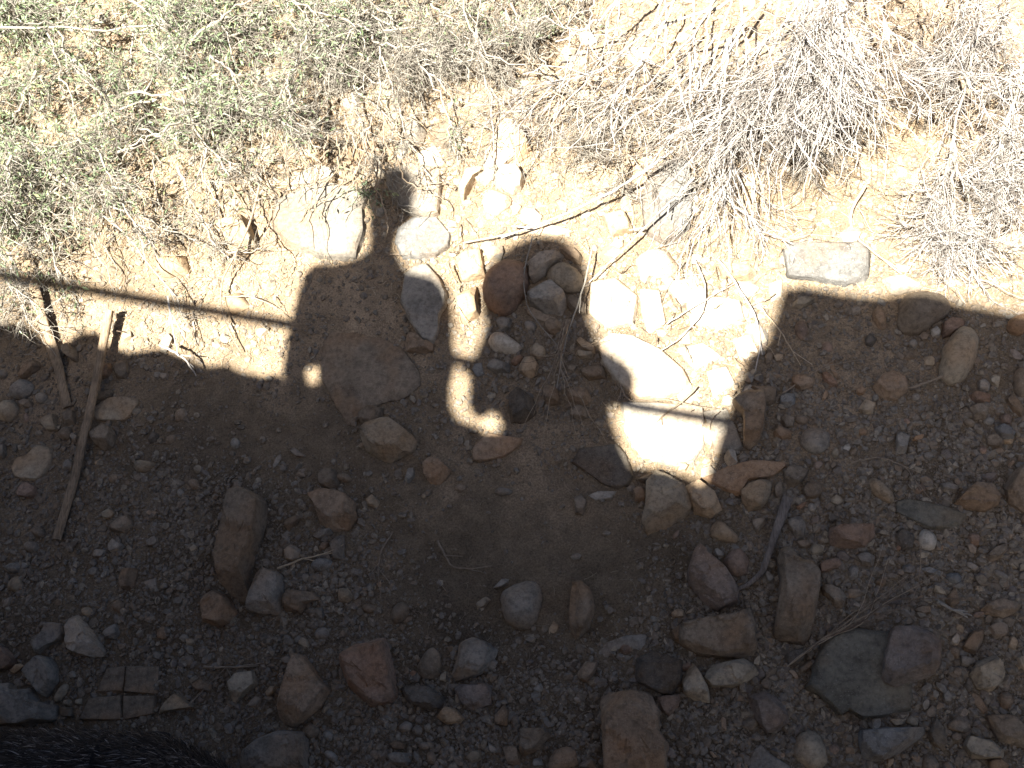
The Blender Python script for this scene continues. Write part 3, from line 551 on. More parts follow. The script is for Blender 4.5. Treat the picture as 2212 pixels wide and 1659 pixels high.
def rock_mesh(name, P, kind, seed, m, hmul=1.):
    """P: outline round the origin in metres"""
    r_ = np.random.default_rng(seed)
    size = math.sqrt(max(1e-6, .5 * abs(np.dot(P[:, 0], np.roll(P[:, 1], 1)) - np.dot(P[:, 1], np.roll(P[:, 0], 1)))))
    big = size > .075
    n = 56 if size > .16 else 40 if big else 22
    if kind == 'r' or len(P) > n: per = resample(P, n)
    else:                                           # keep every traced corner
        ln_ = np.linalg.norm(np.roll(P, -1, 0) - P, axis=1); k_ = np.maximum(1, np.round(ln_ / ln_.sum() * n).astype(int)); per = []
        for i_ in range(len(P)): per += [P[i_] + (P[(i_ + 1) % len(P)] - P[i_]) * t_ / k_[i_] for t_ in range(k_[i_])]
        per = np.array(per); n = len(per)
    if kind == 'r':
        for _ in range(3): per = (per * 2 + np.roll(per, 1, 0) + np.roll(per, -1, 0)) / 4
    else: per = (per * 16 + np.roll(per, 1, 0) + np.roll(per, -1, 0)) / 18
    H = {'a': .66, 'r': .52, 'f': .18, 'b': .56, 'u': .09}[kind] * size * hmul * r_.uniform(.85, 1.15)
    ss = [0, .16, .32, .47, .60, .71, .80, .87, .93, .97, 1.0] if big else [0, .3, .55, .75, .9, 1.0]
    k = {'a': 18, 'r': 3.2, 'f': 26, 'b': 22, 'u': 2.2}[kind]
    V = [np.array([[0, 0, 1.]])]
    for s in ss[1:]: V.append(np.c_[per * s, np.full(n, s)])
    V = np.vstack(V); s = V[:, 2].copy(); X, Y = V[:, 0] / size, V[:, 1] / size; s[0] = 0
    z = H * (1 - .78 * s ** k)
    if kind in 'abf':
        if kind == 'f': pl = [(r_.uniform(0, 6.28), r_.uniform(-.6, .3), r_.uniform(.3, .6)), (-1.57 + r_.normal(0, .4), r_.uniform(.75, .88), .85)]
        else:
            pl = [(r_.uniform(0, 6.28), r_.uniform(-.9, -.2), r_.uniform(.25, .5)), (-1.57 + r_.normal(0, .4), r_.uniform(.35, .68), r_.uniform(.8, 1.0)),
                  (-1.57 + r_.choice([-1, 1]) * r_.uniform(.7, 1.4), r_.uniform(.5, .75), r_.uniform(.75, 1.0))]
            pl += [(r_.uniform(0, 6.28), r_.uniform(.3, .7), r_.uniform(.5, 1.0)) for _ in range(2 if kind == 'a' else 3)]
        for an, f_, drop in pl:
            pr = X * math.cos(an) + Y * math.sin(an); ext = (per @ np.array([math.cos(an), math.sin(an)])).max() / size
            z = np.minimum(z, H * (1 - drop * (pr - f_ * ext) / (ext * (1 - f_))))
        z = np.maximum(z, H * (.12 - .08 * s))
    sd = seed * 3.7
    z = z + size * (.05 if kind in 'ab' else .03 if kind == 'f' else .05) * fbm(X * 2.1 + sd, Y * 2.1, seed, 4) * (H / size / .35) ** .5
    if kind in 'abf' and big:                       # small steps and chipped strata
        w = vn(X * 2.6 + sd, Y * 2.6 + 3, seed + 5); z = z - size * .05 * (w > .62) * (kind != 'f' or .35)
    V[:, 2] = z
    e = size * .04 * (r_.random(n) - .5)[:, None]; nr = per / (np.linalg.norm(per, axis=1)[:, None] + 1e-9)
    V[-n:, :2] += nr * e
    low = V[-n:].copy(); low[:, :2] *= 1.01; low[:, 2] = H * .02
    bot = V[-n:].copy(); bot[:, :2] *= .93; bot[:, 2] = -.25 * H - .012
    V = np.vstack([V, low, bot]); F = [(0, 1 + i, 1 + (i + 1) % n) for i in range(n)]
    for a in range(len(ss) - 1 + 1):
        o1 = 1 + a * n; o2 = o1 + n
        F += [(o1 + i, o2 + i, o2 + (i + 1) % n, o1 + (i + 1) % n) for i in range(n)]
    return mesh(name, V, F, True, 17 if kind in 'abf' else 50, [m])
LAND = dict(paleflat='pale flat stone by the stake', roundleft='rounded grey cobble by the split stake', bigleft='broad tan stone left of the long stake',
 orangeshard='orange shard with dark underside', curved='long curved brown rock', blockgrey='notched grey block', warty='pitted orange stone',
 palewedge='pale wedge stone', finger='finger-shaped tan stone', leftboulder='low grey boulder behind the dog', tanblock='tan block near the thin twig',
 lumpy='lumpy orange-brown rock', bottomblock='block cut by the bottom edge', greycobble='smooth grey cobble above the lumpy rock', redcobble='large reddish cobble in the round shadow',
 eggstone='egg-shaped stone in the round shadow', greywedge='grey wedge under the egg-shaped stone', shield='shield-shaped grey rock', bigtan='big tan rock in the torso shadow',
 halfcobble='split orange cobble', slanted='slanted orange-grey stone', bigdark='big dark flat-topped rock', buried='half-buried brown rock', bluestone='small blue-green stone',
 litblob='stone with a round spot of sun', whiteslab='long cream slab at the shadow edge', brightplate='bright cream plate', brownpost='upright brown stone at the shadow edge',
 orangebrick='orange brick-like stone', orangelump='orange lump in the dark corner', bean='bean-shaped tan boulder', shadeboulder='brown boulder under the shadow edge',
 greyround='round grey cobble', speckled='speckled long tan stone', oliveplate='thin olive plate', edgeboulder='boulder cut by the picture edge', bluegrey='blue-grey angular stone',
 tallslab='grey slab half in sun', longred='long red stone half in sun', fronttan='tan rock below the long red stone', creamrock='knobbly tan rock below the bright plate',
 arrow='arrow-shaped dark rock', potato='potato-like tan stone', redblock='red block with purple underside', roughpale='rough pale lump', talbrown='tall brown rock',
 widebrown='wide stepped brown rock', ridged='ridged tan stone', purple='purple-grey rock', knob='knobbly tan stone at the bottom', oliveslab='large olive slab',
 strata='layered blue-grey stone', redwedge='big red wedge rock', saddle='saddle-shaped grey rock', triangle='triangular brown stone', bigorange='big orange block at the bottom',
 charcoal='charcoal block', greyegg='lone grey cobble on bare dirt', headrock='grey rock behind the head shadow', freckled='freckled rock under the head shadow',
 tallcream='tall cream rock', pinkplate='pinkish plate', greyplate='grey plate under the long branch', granite='granite block above the shadow edge', sunslab='sunlit slab left of the head shadow',
 ledge='cream ledge under the shrub', snow='white stone', loaf='loaf-shaped cream stone', coral='reddish chip', chalk='chalky grey stone')
used = set(); lmk = []; polys = []; items = []
for ln in ROCKS.strip().splitlines():
    w = ln.split(); tag, col, kind = w[:3]; w = w[3:]; key = None
    if w[0][0] == '@': key = w[0][1:]; w = w[1:]
    pts = fpx(tag, [tuple(map(float, q.split(','))) for q in w]); items.append((pts, col, kind, key)); polys.append(pts)
for pts, col, kind, key in items:
    if key: lmk.append((pts.mean(0), LAND[key], key))
ADJ = dict(tan='tan', brown='brown', orange='orange-brown', red='reddish', grey='grey', pale='pale', dark='dark', olive='olive', cream='cream',
           purple='purplish', granite='granite-grey', blue='blue-grey')
SH = dict(a=['angular', 'blocky', 'chipped'], r=['rounded', 'smooth', 'worn'], f=['flat', 'thin', 'plate-like'], b=['massive', 'faceted', 'heavy'], u=['half-buried', 'sunken', 'low'])
def relation(c, skip=0):
    d = sorted([(np.linalg.norm(c - q), q, nm) for q, nm, _ in lmk], key=lambda t: t[0])
    d = [t for t in d if t[0] > 12]; r1 = d[skip]
    v = c - r1[1]; up = 'uphill of' if v[1] < -abs(v[0]) * .6 else 'downhill of' if v[1] > abs(v[0]) * .6 else 'beside'
    return up, r1[2], d
def make_label(c, col, kind, px, shape=None, i=0):
    size = 'small' if px < 45 else 'medium' if px < 85 else 'large'
    best = None
    for skip in range(6):
        for sh in SH[kind]:
            up, nm, d = relation(c, skip)
            nm2 = nm.split(' in the round')[0] if len(nm.split()) > 6 else nm
            t = f"{size} {ADJ[col]} {sh} stone {up} the {nm2}"
            if t not in used and len(t.split()) <= 16: best = t; break
        if best: break
    if not best:
        up, nm, d = relation(c, 0); best = f"{size} {ADJ[col]} stone between the {d[0][2]} and the {d[1][2]}"
        best = ' '.join(best.split()[:16])
    used.add(best); return best
big_lab = {k: v for k, v in LAND.items()}
for i, (pts, col, kind, key) in enumerate(items):
    c = pts.mean(0); g = ab(pts[:, 0], pts[:, 1], .012); g0 = g.mean(0); g0[2] = float(hg(g0[0], g0[1]))
    P = g[:, :2] - g0[:2]; px = math.sqrt(abs(np.ptp(pts[:, 0]) * np.ptp(pts[:, 1])))
    if key:
        up, nm, d = relation(c, 0); lab = f"{LAND[key]}, {up} the {nm}"
        if len(lab.split()) > 16: lab = LAND[key]
        if len(lab.split()) < 4: lab = 'sunlit ' + lab
        used.add(lab)
    else: lab = make_label(c, col, kind, px)
    nm = 'rock' if px > 58 else 'stone'
    if key in ('sunslab', 'oliveslab', 'whiteslab'): nm = 'stone_slab'
    lift = .03 if key == 'none' else 0
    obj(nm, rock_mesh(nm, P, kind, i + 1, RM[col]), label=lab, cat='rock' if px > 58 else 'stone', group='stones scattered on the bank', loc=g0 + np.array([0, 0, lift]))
# block lying on the olive slab
pts = fpx('BR', [(1290, 1080), (1300, 960), (1340, 820), (1370, 750), (1550, 740), (1620, 800), (1670, 860), (1660, 1000), (1640, 1050), (1540, 1090), (1400, 1150), (1310, 1120)])
polys.append(pts); g = ab(pts[:, 0], pts[:, 1], .04); g0 = g.mean(0); P = g[:, :2] - g0[:2]
obj('rock', rock_mesh('rock', P, 'a', 777, RM['purple'], .9), label='dark block with tan flank lying on the large olive slab', cat='rock', group='stones scattered on the bank', loc=g0 - np.array([0, 0, .015]))
# cracked slab in four pieces
sl_parts = [[(600, 1180), (680, 1010), (800, 1000), (780, 1172)], [(806, 1000), (1015, 1000), (1000, 1180), (790, 1174)],
            [(500, 1350), (560, 1205), (776, 1188), (768, 1350)], [(786, 1192), (990, 1190), (975, 1310), (780, 1345)]]
allp = fpx('BL', [p for q in sl_parts for p in q]); cc = ab(allp[:, 0], allp[:, 1], .02).mean(0); cc[2] = float(hg(cc[0], cc[1]))
slab = obj('cracked_slab', None, label='flat brown slab cracked into four pieces beside the dog', cat='rock', loc=cc)
for k, q in enumerate(sl_parts):
    pts = fpx('BL', q); polys.append(pts); g = ab(pts[:, 0], pts[:, 1], .02); c0 = g.mean(0); P = g[:, :2] - c0[:2]
    obj('slab_piece', rock_mesh('slab_piece', P, 'f', 900 + k, SLABM, 1.1), parent=slab, loc=(c0[0] - cc[0], c0[1] - cc[1], 0.002 * k))

# ------------------------------------------------------------------ unrecorded smaller stones, then gravel
cent = np.array([p.mean(0) for p in polys])
def free(P, margin=0):
    bad = np.zeros(len(P), bool)
    for q in polys:
        c = q.mean(0); lo, hi = q.min(0) - 3, q.max(0) + 3
        m = (P[:, 0] > lo[0]) & (P[:, 0] < hi[0]) & (P[:, 1] > lo[1]) & (P[:, 1] < hi[1])
        if m.any():
            qq = c + (q - c) * (1 + margin); ii = np.where(m)[0]; bad[ii] |= inside(P[ii], qq)
    return ~bad
def density(P):                                      # how gravelly the photograph is there
    x, y = P[:, 0], P[:, 1]
    d = np.full(len(P), .55)
    g = lambda cx, cy, sx, sy: np.exp(-((x - cx) / sx) ** 2 - ((y - cy) / sy) ** 2)
    d += 1.1 * g(1900, 1400, 420, 300) + .5 * g(1950, 1000, 400, 260) + .7 * g(200, 1150, 300, 250) + .7 * g(650, 1250, 150, 200) + .7 * g(900, 1560, 300, 140)
    d += .5 * g(1150, 800, 120, 80)
    d -= .85 * g(1180, 1200, 330, 210) + .4 * g(650, 950, 250, 120) + .35 * g(800, 700, 130, 100) + .45 * g(1750, 380, 130, 80) + .3 * g(450, 900, 220, 110)
    d *= .6 + .9 * vn(x / 70, y / 70, 77)
    return d.clip(.02, 2)
ico_v = []; t_ = (1 + 5 ** .5) / 2
for a_, b_ in ((-1, t_), (1, t_), (-1, -t_), (1, -t_)): ico_v += [(a_, b_, 0)]
for a_, b_ in ((-1, t_), (1, t_), (-1, -t_), (1, -t_)): ico_v += [(0, a_, b_)]
for a_, b_ in ((t_, -1), (t_, 1), (-t_, -1), (-t_, 1)): ico_v += [(a_, 0, b_)]
ico_v = np.array(ico_v) / math.hypot(1, t_)
ico_f = np.array([(0, 11, 5), (0, 5, 1), (0, 1, 7), (0, 7, 10), (0, 10, 11), (1, 5, 9), (5, 11, 4), (11, 10, 2), (10, 7, 6), (7, 1, 8), (3, 9, 4), (3, 4, 2), (3, 2, 6), (3, 6, 8), (3, 8, 9), (4, 9, 5), (2, 4, 11), (6, 2, 10), (8, 6, 7), (9, 8, 1)])
def scatter(n, smin, smax, power, name, label, region=None, m=None):
    P = np.c_[rng.uniform(-120, 2330, n * 4), rng.uniform(-60, 1720, n * 4)]
    if region is not None: P = P[inside(P, np.array(region, float))]; P = P[rng.random(len(P)) < (.25 + vn(P[:, 0] / 60, P[:, 1] / 60, 15)) * (1 - .8 * np.exp(-((P[:, 0] - 350) / 330) ** 2 - ((P[:, 1] - 600) / 190) ** 2) - .7 * np.exp(-((P[:, 0] - 1720) / 120) ** 2 - ((P[:, 1] - 400) / 90) ** 2))]; P = P[free(P, -.05)][:n]
    else: P = P[rng.random(len(P)) * 1.6 < density(P)]; P = P[free(P, -.05)][:n]
    n = len(P); g = ab(P[:, 0], P[:, 1], 0.)
    s = smin * (smax / smin) ** (rng.random(n) ** power)
    V = ico_v[None] * (1 + .32 * (rng.random((n, 12, 1)) - .5)); V = V * (s[:, None, None] * np.stack([rng.uniform(.7, 1.25, n), rng.uniform(.6, 1, n), rng.uniform(.4, .75, n)], 1)[:, None])
    an = rng.uniform(0, 6.28, n); tl = rng.normal(0, .35, n); ca, sa, ct, st = np.cos(an), np.sin(an), np.cos(tl), np.sin(tl)
    x, y, z_ = V[..., 0], V[..., 1], V[..., 2]; y, z_ = y * ct[:, None] - z_ * st[:, None], y * st[:, None] + z_ * ct[:, None]
    x, y = x * ca[:, None] - y * sa[:, None], x * sa[:, None] + y * ca[:, None]
    V = np.stack([x, y, z_ + s[:, None] * .16], -1) + g[:, None]
    F = (ico_f[None] + (np.arange(n) * 12)[:, None, None]).reshape(-1, 3)
    obj(name, mesh(name, V.reshape(-1, 3), F, True, 28, [m or PEBBLE]), kind='stuff', label=label)
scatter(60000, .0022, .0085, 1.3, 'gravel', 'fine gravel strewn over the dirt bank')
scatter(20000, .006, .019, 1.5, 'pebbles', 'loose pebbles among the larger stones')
SUNREG = [(-120, -60), (2330, -60), (2330, 640), (1700, 600), (1640, 760), (1600, 1040), (1360, 980), (1290, 620), (1240, 500), (1080, 520), (1020, 760), (960, 620), (860, 560), (600, 580), (600, 780), (-120, 680)]
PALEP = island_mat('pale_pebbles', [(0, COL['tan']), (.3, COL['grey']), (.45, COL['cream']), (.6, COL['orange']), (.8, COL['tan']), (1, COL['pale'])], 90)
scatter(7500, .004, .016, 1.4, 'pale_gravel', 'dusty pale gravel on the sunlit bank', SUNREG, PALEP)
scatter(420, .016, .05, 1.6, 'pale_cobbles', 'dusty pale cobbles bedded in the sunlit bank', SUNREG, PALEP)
# scattered small single stones (share meshes)
protos = []
for k in range(18):
    n = rng.integers(5, 9); an = np.sort(rng.uniform(0, 6.28, n)) if k % 2 else np.linspace(0, 6.28, n, endpoint=False) + rng.uniform(-.3, .3, n)
    r_ = rng.uniform(.7, 1.1, n); el = rng.uniform(.6, 1); P = np.c_[np.cos(an) * r_, np.sin(an) * r_ * el]
    P -= P.mean(0); protos.append(rock_mesh('stone', P * .022, 'ar'[k % 3 == 0], 500 + k, RM[['brown', 'grey', 'tan', 'red', 'grey', 'orange', 'brown', 'purple', 'tan'][k % 9]]))
SC = ['brown', 'grey', 'tan', 'red', 'grey', 'orange', 'brown', 'purple', 'tan']
P = np.c_[rng.uniform(1250, 2260, 2500), rng.uniform(700, 1680, 2500)]; P = np.vstack([P, np.c_[rng.uniform(-40, 1300, 900), rng.uniform(1380, 1680, 900)], np.c_[rng.uniform(-40, 700, 500), rng.uniform(850, 1400, 500)]])
P = P[rng.permutation(len(P))]; P = P[rng.random(len(P)) * 1.5 < density(P) - .25]; P = P[free(P, .12)]; mids = []
for p in P:
    if len(mids) >= 120: break
    if all(np.linalg.norm(p - q) > 42 for q in mids): mids.append(p)
for j, p in enumerate(mids):
    k = int(rng.integers(0, 18)); s = rng.uniform(.75, 1.45); g = ab(p[0], p[1], 0.); g[2] -= .003
    o = obj('stone', protos[k], label=make_label(p, SC[k % 9], 'ar'[k % 3 == 0], 50), cat='stone', group='loose stones in the shaded rubble', loc=g)
    o.matrix_world = o.matrix_world @ Matrix.Rotation(rng.uniform(0, 6.28), 4, 'Z') @ Matrix.Rotation(rng.normal(0, .2), 4, 'X') @ Matrix.Diagonal((s, s * rng.uniform(.7, 1.05), s * rng.uniform(.8, 1.2), 1))
    an_ = np.linspace(0, 6.28, 8, endpoint=False); polys.append(p + 11 * s * np.c_[np.cos(an_), np.sin(an_)])
P = np.c_[rng.uniform(-60, 2270, 9000), rng.uniform(60, 1690, 9000)]
P = P[rng.random(9000) * 1.8 < density(P) - .12 + .5 * (P[:, 1] < 600)]; P = P[free(P, .3)]; kept = []
for p in P:
    if len(kept) >= 1100: break
    if p[1] < 800 + 150 * (300 < p[0] < 1600): continue
    if all(np.linalg.norm(p - q) > 17 for q in kept): kept.append(p)
small_V = []; small_F = []; off = 0; single = 0
for j, p in enumerate(kept):
    k = j % 18; s = rng.uniform(.3, .8) * (1 + .6 * math.exp(-((p[0] - 1950) / 330) ** 2 - ((p[1] - 1350) / 330) ** 2) * rng.random()); g = ab(p[0], p[1], 0.); shade = p[1] > 900
    if shade and single < 20 and s > .6:
        single += 1
        o = obj('stone', protos[k], label=make_label(p, SC[k % 9], 'ar'[k % 3 == 0], 30), cat='stone', group='small stones in the shaded gravel', loc=g)
        o.matrix_world = o.matrix_world @ Matrix.Rotation(rng.uniform(0, 6.28), 4, 'Z') @ Matrix.Diagonal((s, s, s * 1.1, 1)); continue
    m = protos[k]; v = np.zeros(len(m.vertices) * 3, np.float32); m.vertices.foreach_get('co', v); v = v.reshape(-1, 3) * s; a_ = rng.uniform(0, 6.28)
    v = np.c_[v[:, 0] * math.cos(a_) - v[:, 1] * math.sin(a_), v[:, 0] * math.sin(a_) + v[:, 1] * math.cos(a_), v[:, 2]] + g
    small_V.append(v); small_F += [tuple(q + off for q in pp.vertices) for pp in m.polygons]; off += len(v)
obj('small_stones', mesh('small_stones', np.vstack(small_V), small_F, True, 25, [PEBBLE]), kind='stuff', label='small loose stones lying between the rocks')

# ------------------------------------------------------------------ tubes: stakes, branches, twigs
def tubes(PL, r0, r1, sides=3):
    PL = np.asarray(PL, float); n, k, _ = PL.shape; r0 = np.broadcast_to(r0, n); r1 = np.broadcast_to(r1, n)
    T = np.gradient(PL, axis=1); T /= np.linalg.norm(T, axis=2, keepdims=True) + 1e-9
    ref = np.array([.31, .22, .92]); U = np.cross(T, ref); U /= np.linalg.norm(U, axis=2, keepdims=True) + 1e-9; Vv = np.cross(T, U)
    rr = r0[:, None] + (r1 - r0)[:, None] * np.linspace(0, 1, k)[None]
    an = np.arange(sides) * 2 * math.pi / sides
    V = PL[:, :, None] + rr[..., None, None] * (np.cos(an)[None, None, :, None] * U[:, :, None] + np.sin(an)[None, None, :, None] * Vv[:, :, None])
    base = (np.arange(n) * k * sides)[:, None, None] + (np.arange(k - 1) * sides)[None, :, None]; i = np.arange(sides); j = (i + 1) % sides
    F = np.stack([base + i, base + j, base + sides + j, base + sides + i], -1).reshape(-1, 4)
    return V.reshape(-1, 3), F
def tube_obj(name, PL, r0, r1, m, sides=3, caps=False, **kw):
    V, F = tubes(PL, r0, r1, sides)
    return obj(name, mesh(name, V, F, True, None, [m]), **kw)
def curve_px(pts, k=16, wob=0.):                     # pts (x, y, h) -> plane polyline, smooth
    pts = np.array(pts, float); P = ab(pts[:, 0], pts[:, 1], pts[:, 2])
    d = np.r_[0, np.cumsum(np.linalg.norm(np.diff(P, axis=0), axis=1))]; t = np.linspace(0, d[-1], k)
    Q = np.stack([np.interp(t, d, P[:, i]) for i in range(3)], 1)
    if k > 6 and len(pts) > 2: Q[1:-1] = (Q[:-2] + 2 * Q[1:-1] + Q[2:]) / 4
    if wob: Q[1:-1] += rng.normal(0, wob, (k - 2, 3))
    return Q
def stake(name, pts, r0, r1, m, label, cat, flat=1., seed=1, sides=10):
    Q = curve_px(pts, 26); T = np.gradient(Q, axis=0); T /= np.linalg.norm(T, axis=1, keepdims=True)
    side = np.cross(T, [0, 0, 1.]); side /= np.linalg.norm(side, axis=1, keepdims=True); upv = np.cross(side, T)
    an = np.arange(sides) * 2 * math.pi / sides; V = []
    for i in range(26):
        r = r0 + (r1 - r0) * i / 25
        for a_ in an:
            q = r * (1 + .22 * float(fbm(np.array(a_ * 1.3 + seed), np.array(i * .25), seed, 3)) * 2)
            V.append(Q[i] + side[i] * math.cos(a_) * q + upv[i] * math.sin(a_) * q * flat)
    F = [(i * sides + j, i * sides + (j + 1) % sides, (i + 1) * sides + (j + 1) % sides, (i + 1) * sides + j) for i in range(25) for j in range(sides)]
    F += [tuple(range(sides))[::-1], tuple(25 * sides + j for j in range(sides))]
    c = Q.mean(0); return obj(name, mesh(name, np.array(V) - c, F, True, 50, [m]), label=label, cat=cat, loc=c)
def wood_fn(c):
    def fn(t, b):
        tc = N(t, 'ShaderNodeTexCoord'); mp = N(t, 'ShaderNodeMapping'); mp.inputs['Scale'].default_value = (1, .12, 1)
        t.links.new(tc.outputs['Object'], mp.inputs[0]); n = noise(t, mp.outputs[0], 220, 5, .7); n2 = noise(t, tc.outputs['Object'], 12, 4)
        r = ramp(t, n.outputs[0], [(.3, tuple(np.array(c) * .45)), (.5, c), (.7, tuple(np.array(c) * 1.4))])
        q = ramp(t, n2.outputs[0], [(.35, (.7,) * 3), (.65, (1.2,) * 3)])
        t.links.new(mix(t, 1., r.outputs[0], q.outputs[0], 'MULTIPLY'), b.inputs['Base Color']); bump(t, b, n.outputs[0], .8, .004)
    return fn
WOOD = mat('old_wood', wood_fn((.30, .22, .14))); WOOD2 = mat('grey_wood', wood_fn((.19, .16, .13))); WOODC = mat('cream_wood', wood_fn((.62, .52, .38)))
stake('wooden_stake', [(236, 672, .07), (200, 860, .05), (165, 1020, .03), (122, 1165, .02)], .019, .017, WOOD, 'long straight weathered wooden stake lying down the bank, top end in sun', 'stake', .8, 3)
stake('split_stake', [(62, 590, .05), (95, 700, .05), (125, 790, .03), (145, 880, .015)], .024, .018, WOOD, 'shorter split brown stake leaning beside the long stake', 'stake', .55, 5)
stake('weathered_branch', [(1702, 1075, .045), (1672, 1160, .04), (1648, 1235, .03), (1618, 1262, .025), (1580, 1278, .02)], .017, .006, WOOD2, 'bent grey weathered branch lying between the arrow-shaped and tall brown rocks', 'branch', .8, 8)
stake('dead_log', [(1650, 245, .03), (1700, 275, .035), (1750, 305, .03), (1805, 325, .025)], .034, .024, WOODC, 'short pale flaking log lying under the dry brush', 'log', .8, 11)
def small_stick(pts, r, m, label, group='thin sticks on the bank', name='twig', cat='twig', forks=2):
    Q = curve_px(pts, 14, .0012); c = Q.mean(0)
    PL = [Q - c]
    for f in range(forks):
        i = rng.integers(3, 11); d = Q[i + 1] - Q[i]; d /= np.linalg.norm(d); dv = d + rng.normal(0, .5, 3) * [1, 1, .3]; l_ = rng.uniform(.03, .08)
        PL.append(np.linspace(0, 1, 14)[:, None] * dv * l_ + Q[i] - c)
    tube_obj(name, np.array(PL), np.r_[r, np.full(forks, r * .5)], r * .4, m, 5, label=label, cat=cat, group=group, loc=c)
ST = [
 ([(945, 1168, .012), (960, 1200, .01), (976, 1226, .012), (1020, 1230, .01), (1062, 1222, .012)], .0045, TWIG_D, 'L-shaped dark twig lying on the bare dirt'),
 ([(848, 1148, .012), (822, 1190, .01), (816, 1240, .01), (824, 1300, .01)], .0035, TWIG_D, 'thin bent twig along the edge of the bare dirt'),
 ([(440, 1440, .012), (500, 1442, .014), (570, 1432, .01)], .005, TWIG_D, 'thin brown twig lying beside the tan block'),
 ([(400, 1530, .02), (440, 1490, .02), (490, 1440, .015)], .003, TWIG_D, 'fine stem reaching over the stones toward the tan block'),
 ([(600, 1228, .02), (650, 1208, .02), (700, 1198, .025), (742, 1176, .03)], .0045, STRAW, 'pale curved dry stem below the orange shard'),
 ([(345, 745, .12), (375, 760, .12), (400, 775, .10), (424, 812, .06)], .006, TWIG_P, 'knobbly pale twig tip catching the sun at the shadow edge'),
 ([(363, 640, .16), (372, 700, .14), (385, 770, .12)], .0045, TWIG_P, 'hanging grey twig carrying the pale tip'),
 ([(968, 570, .06), (985, 610, .05), (987, 645, .05), (972, 668, .03)], .0035, TWIG_D, 'bent brown twig arching over the shield-shaped rock'),
 ([(1150, 510, .05), (1130, 590, .05), (1135, 660, .04), (1180, 720, .03), (1215, 760, .03)], .003, TWIG_G, 'wiry stem curving through the round shadow'),
 ([(1278, 540, .08), (1262, 620, .08), (1235, 690, .07), (1215, 760, .05), (1200, 860, .03)], .004, TWIG_G, 'pair of dry stems hanging across the round shadow'),
 ([(1500, 385, .14), (1420, 465, .10), (1345, 540, .06), (1270, 612, .04)], .006, TWIG_P, 'long straight pale branch slanting above the loaf-shaped stone'),
 ([(1460, 320, .16), (1350, 400, .13), (1240, 455, .10), (1130, 500, .06), (1000, 525, .03)], .007, TWIG_P, 'long arching cream branch below the dry brush'),
 ([(1320, 770, .04), (1352, 872, .03), (1420, 858, .04), (1515, 880, .05), (1560, 885, .05)], .0035, TWIG_D, 'crooked twig across the gap above the bright plate'),
 ([(1505, 835, .06), (1470, 872, .05), (1420, 905, .04), (1412, 960, .03)], .004, TWIG_D, 'forked dark twig lying on the bright plate'),
 ([(1550, 560, .05), (1575, 590, .05), (1600, 630, .05), (1632, 680, .05), (1645, 740, .04), (1632, 800, .03)], .005, TWIG_P, 'curved pale twig with thick base beside the reddish chip'),
 ([(1500, 560, .04), (1525, 610, .04), (1520, 680, .04), (1460, 740, .04), (1400, 770, .03)], .004, TWIG_P, 'hooked pale twig above the cream slab'),
 ([(1440, 700, .03), (1520, 650, .03), (1590, 610, .03)], .003, TWIG_P, 'straight pale twig crossing the sunlit litter'),
 ([(1640, 660, .05), (1690, 720, .04), (1730, 790, .02)], .0035, STRAW, 'straw stem crossing the shadow edge into the dark corner'),
 ([(1690, 850, .02), (1780, 790, .02), (1900, 770, .02)], .003, TWIG_D, 'long thin stem behind the orange brick-like stone'),
 ([(1900, 840, .02), (1970, 838, .03), (2040, 812, .03)], .006, TWIG_D, 'short forked twig under the brown boulder'),
 ([(1840, 1000, .02), (1900, 985, .02), (1960, 1010, .02), (1990, 1060, .02)], .003, TWIG_D, 'thin arched stem above the speckled stone'),
 ([(1870, 400, .05), (1840, 450, .04), (1835, 500, .03), (1880, 540, .03), (1960, 600, .02)], .007, STRAW, 'smooth tan stem curving around the granite block'),
 ([(2025, 1300, .03), (2060, 1318, .03), (2100, 1330, .03)], .006, TWIG_G, 'short pale splinter on the gravel uphill of the olive slab'),
 ([(720, 400, .10), (690, 460, .08), (712, 500, .05), (700, 560, .03)], .003, TWIG_D, 'kinked twig standing on the sunlit slab'),
 ([(560, 400, .16), (545, 470, .12), (515, 540, .09), (475, 610, .06), (480, 690, .05), (520, 760, .03)], .006, TWIG_D, 'long dark twig hanging from the shrub to the shadow edge'),
 ([(480, 640, .05), (540, 640, .05), (590, 660, .03), (620, 685, .02)], .003, TWIG_G, 'thin curved twig above the pole shadow'),
]
for pts, r, m, lab in ST: small_stick(pts, r, m, lab)
# kinked dark twigs lying on the sunlit bank
w = []
while len(w) < 85:
    x = rng.uniform(20, 1700); y = rng.uniform(230, 1000)
    if not inside(np.array([[x, y]]), np.array(SUNREG, float))[0] or (x < 1050 and y < 330): continue
    a_ = rng.uniform(0, 3.14); l_ = rng.uniform(18, 75); pts = [(x, y, rng.uniform(.015, .03))]
    for k in range(4): a_ += rng.normal(0, .45); x += math.cos(a_) * l_ / 4; y += math.sin(a_) * l_ / 4; pts.append((x, y, rng.uniform(.02, .06)))
    w.append(curve_px(pts, 12, .0012))
V, F = tubes(np.array(w), rng.uniform(.0016, .0036, 85), .0008, 4)
obj('dark_twigs', mesh('dark_twigs', V, F, True, None, [TWIG_D]), kind='stuff', label='short kinked dark twigs littering the sunlit bank')
